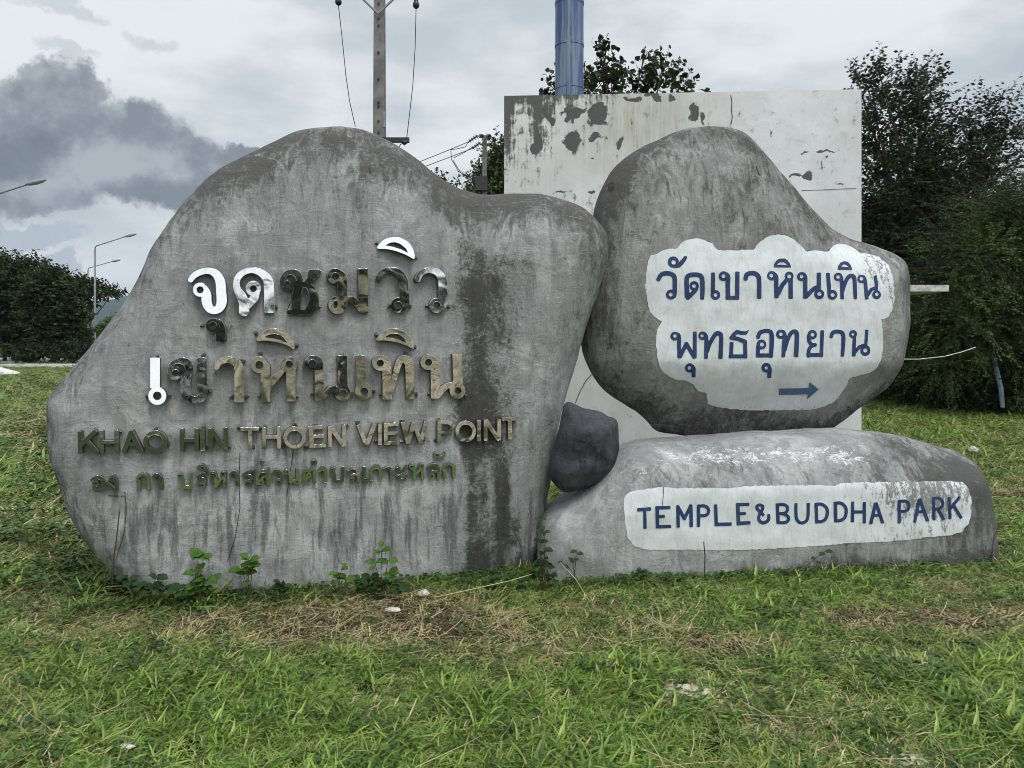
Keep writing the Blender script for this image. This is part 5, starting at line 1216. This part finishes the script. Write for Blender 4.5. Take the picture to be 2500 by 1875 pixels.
weed(440, 1285, 4.45, [(430, 1200, 3), (443, 1196, 2), (425, 1228, 4), (445, 1245, 6), (460, 1262, 5), (430, 1262, 6), (415, 1275, 5)], 'tallest bright green weed under the H of KHAO HIN at the boulder foot', lsz=.075)
weed(538, 1285, 4.5, [(540, 1205, 5), (525, 1220, 4), (550, 1215, 4), (535, 1240, 4)], 'bright green weed with round leaves right of the tallest weed', lsz=.075)
weed(828, 1275, 4.55, [(825, 1185, 4), (840, 1205, 3), (812, 1215, 3), (848, 1235, 4)], 'slender weed with three lobed leaves below the THOEN VIEW gap', lsz=.065)
weed(800, 1275, 4.55, [(780, 1250, 6), (800, 1245, 6), (825, 1255, 6), (850, 1255, 6), (870, 1262, 5), (815, 1270, 6), (790, 1268, 6)], 'dense low dark green weed patch around the slender weed', mat=M_pld, lsz=.06)
weed(742, 1285, 4.5, [(740, 1225, 4), (728, 1235, 4), (748, 1240, 3)], 'small weed with pointed leaves left of the dense dark patch', lsz=.06)
weed(612, 1290, 4.45, [(610, 1255, 6), (618, 1262, 5), (602, 1265, 5)], 'tiny dark weed in the middle of the big boulder foot', mat=M_pld, lsz=.05)
weed(330, 1275, 4.4, [(300, 1262, 6), (330, 1268, 6), (360, 1262, 6), (345, 1240, 4), (280, 1245, 6), (390, 1268, 6)], 'low dark leafy weed at the left foot of the big boulder', mat=M_pld, lsz=.065)
weed(1170, 1270, 4.72, [(1168, 1120, 2), (1175, 1140, 4), (1165, 1165, 3), (1175, 1185, 4), (1172, 1205, 5), (1185, 1215, 5), (1160, 1235, 6), (1190, 1240, 6), (1150, 1225, 4)], 'climbing vine in the gap between the big and low boulders', mat=M_pld, lsz=.055)
weed(1240, 1262, 4.75, [(1245, 1185, 2), (1238, 1205, 3), (1215, 1215, 3)], 'thin stalked weed just right of the climbing vine', mat=M_pld, lsz=.045)
weed(1100, 1275, 4.7, [(1040, 1240, 5), (1070, 1245, 6), (1100, 1240, 6), (1130, 1245, 6), (1010, 1250, 5), (1120, 1262, 6), (1060, 1262, 6)], 'wilted grey green weed heap under the black stain', mat=M_pld, lsz=.05)
weed(1385, 1255, 4.85, [(1370, 1235, 5), (1385, 1228, 6), (1400, 1240, 5)], 'dark weed below the left end of the TEMPLE panel', mat=M_pld, lsz=.045)
weed(1700, 1250, 4.95, [(1690, 1230, 5), (1735, 1238, 4), (1780, 1190, 2), (1760, 1205, 2)], 'branching weed below the middle of the TEMPLE panel', mat=M_pld, lsz=.05)
weed(1340, 1258, 4.8, [(1345, 1240, 5), (1325, 1248, 5), (1440, 1238, 4), (1470, 1242, 5)], 'spreading weed at the foot of the low boulder beside the vine', mat=M_pld, lsz=.045)

# bare twigs
def stick(name, pts3, rad, mat, label, cat, group=None):
    mb = MB(); c0 = Vector(pts3[0]); rt = None
    mb.tube([Vector(p) - c0 for p in pts3], rad, 5); o = mb.obj(name, mat); o.location = c0; tag(o, label, cat, group); return o
M_twig = mat_simple('dry_twig', (.05, .04, .03), .8)
M_straw = mat_simple('pale_straw', (.55, .46, .30), .7, .2, 10)
stick('dry_stalk', [ad(243, 1262, 4.2), ad(245, 1215, 4.2), ad(252, 1160, 4.22), ad(258, 1105, 4.25)], .0035, M_twig, 'thin dark upright stalk in front of the left boulder foot', 'stalk')
stick('dry_stalk', [ad(1522, 1248, 4.9), ad(1523, 1200, 4.9), ad(1520, 1170, 4.9)], .004, M_twig, 'dark upright stalk in front of the TEMPLE panel', 'stalk')
stick('straw_stalk', [ad(940, 1290, 4.45), ad(1010, 1275, 4.45), ad(1100, 1255, 4.5), ad(1150, 1240, 4.5)], .0022, M_straw, 'long pale bent stalk leaning right under the black stain', 'stalk')
for k_, (a0, b0, a1, b1) in ((3, (250, 1345, 640, 1372)), (4, (470, 1362, 900, 1350)), (5, (1275, 1300, 1210, 1215))):
    stick('straw_stalk', [ad(a0, b0, 4.35 - .0009 * (b0 - 1290) * 4), ad((a0 + a1) / 2, (b0 + b1) / 2 - 8, 4.3), ad(a1, b1, 4.4)], .0018, M_straw, ('pale stalk lying just below the long bent stalk', 'pale stalk crossing under the climbing vine', 'pale stalk in the dry grass below the slender weed', 'long pale stalk along the lower edge of the dry band at left', 'long pale stalk across the middle of the dry band', 'pale stalk leaning steeply at the foot of the low boulder', 'short pale stalk at the foot of the big boulder left of the dark weed patch')[k_], 'stalk', 'fallen pale stalks in the dry grass')
stick('straw_stalk', [ad(855, 1590, 3.05), ad(885, 1545, 3.05), ad(900, 1510, 3.1)], .003, M_straw, 'short pale straw crossing the foreground grass near the bottom', 'stalk')
stick('straw_stalk', [ad(430, 1555, 3.1), ad(500, 1590, 3.05), ad(560, 1640, 2.9)], .003, M_straw, 'pale straw lying in the grass at the lower left', 'stalk')
# litter
def lump(name, p, sx_, sy_, sz_, mat, label, cat, seed=0):
    bm = bmesh.new(); bmesh.ops.create_icosphere(bm, subdivisions=3, radius=1)
    for v_ in bm.verts:
        k = 1 + .35 * noise.noise(v_.co * 2.2 + Vector((seed, 0, 0))) + .15 * noise.noise(v_.co * 6 + Vector((0, seed, 0))); v_.co = Vector((v_.co.x * sx_ * k, v_.co.y * sy_ * k, v_.co.z * sz_ * k))
    me_ = bpy.data.meshes.new(name); bm.to_mesh(me_); bm.free(); me_.materials.append(mat); o = link(name, me_); o.location = p; tag(o, label, cat); return o
M_lit = mat_simple('crumpled_paper', (.50, .47, .41), .85, .35, 40)
M_pale = mat_simple('pale_stone', (.48, .43, .32), .9, .3, 25)
def gp(dx, dy): Y = EYE * F / (dy * DISP - HY); return ad(dx, dy, Y)
lump('paper_litter', gp(915, 1292) + Vector((0, 0, .03)), .035, .03, .02, M_lit, 'crumpled white scrap at the foot of the big boulder', 'litter', 1)
lump('bone_scrap', gp(848, 1336) + Vector((0, 0, .05)), .045, .02, .012, M_lit, 'pale torn scrap in the dry grass in front of the big boulder', 'litter', 2)
lump('plastic_litter', gp(2103, 985) + Vector((0, 0, .08)), .06, .06, .05, M_lit, 'white plastic scrap on the lawn right of the low boulder', 'litter', 3)
lump('flat_stone', gp(1478, 1500), .13, .075, .028, M_pale, 'flat pale stone sunk in the foreground grass', 'stone', 4)
lump('flat_stone', gp(1955, 1645), .09, .05, .022, M_pale, 'flat pale stone at the bottom edge of the grass on the right', 'stone', 5)
lump('plaster_flake', gp(275, 1628) + Vector((0, 0, .03)), .03, .02, .006, M_lit, 'pale curled leaf scrap at the lower left', 'litter', 6)
# slanted blue pole and white rope on the right
M_bp = mat_simple('blue_pipe', (.20, .30, .36), .5, .2, 6)
stick('leaning_pole', [ad(2166, 880, 15), ad(2162, 838, 15), ad(2145, 765, 15.2), ad(2142, 740, 15.2)], .045, M_bp, 'slanted pale blue pole leaning in the dark bushes at right', 'pole')
M_rope = mat_simple('white_rope', (.6, .6, .58), .7)
stick('rope', [ad(1940, 776, 12), ad(1985, 776, 12.3), ad(2040, 770, 12.6), ad(2075, 761, 12.8), ad(2108, 750, 13)], .007, M_rope, 'thin white rope running from behind the boulder into the trees', 'rope')
print('objects', len(bpy.data.objects), 'points', len(pts))
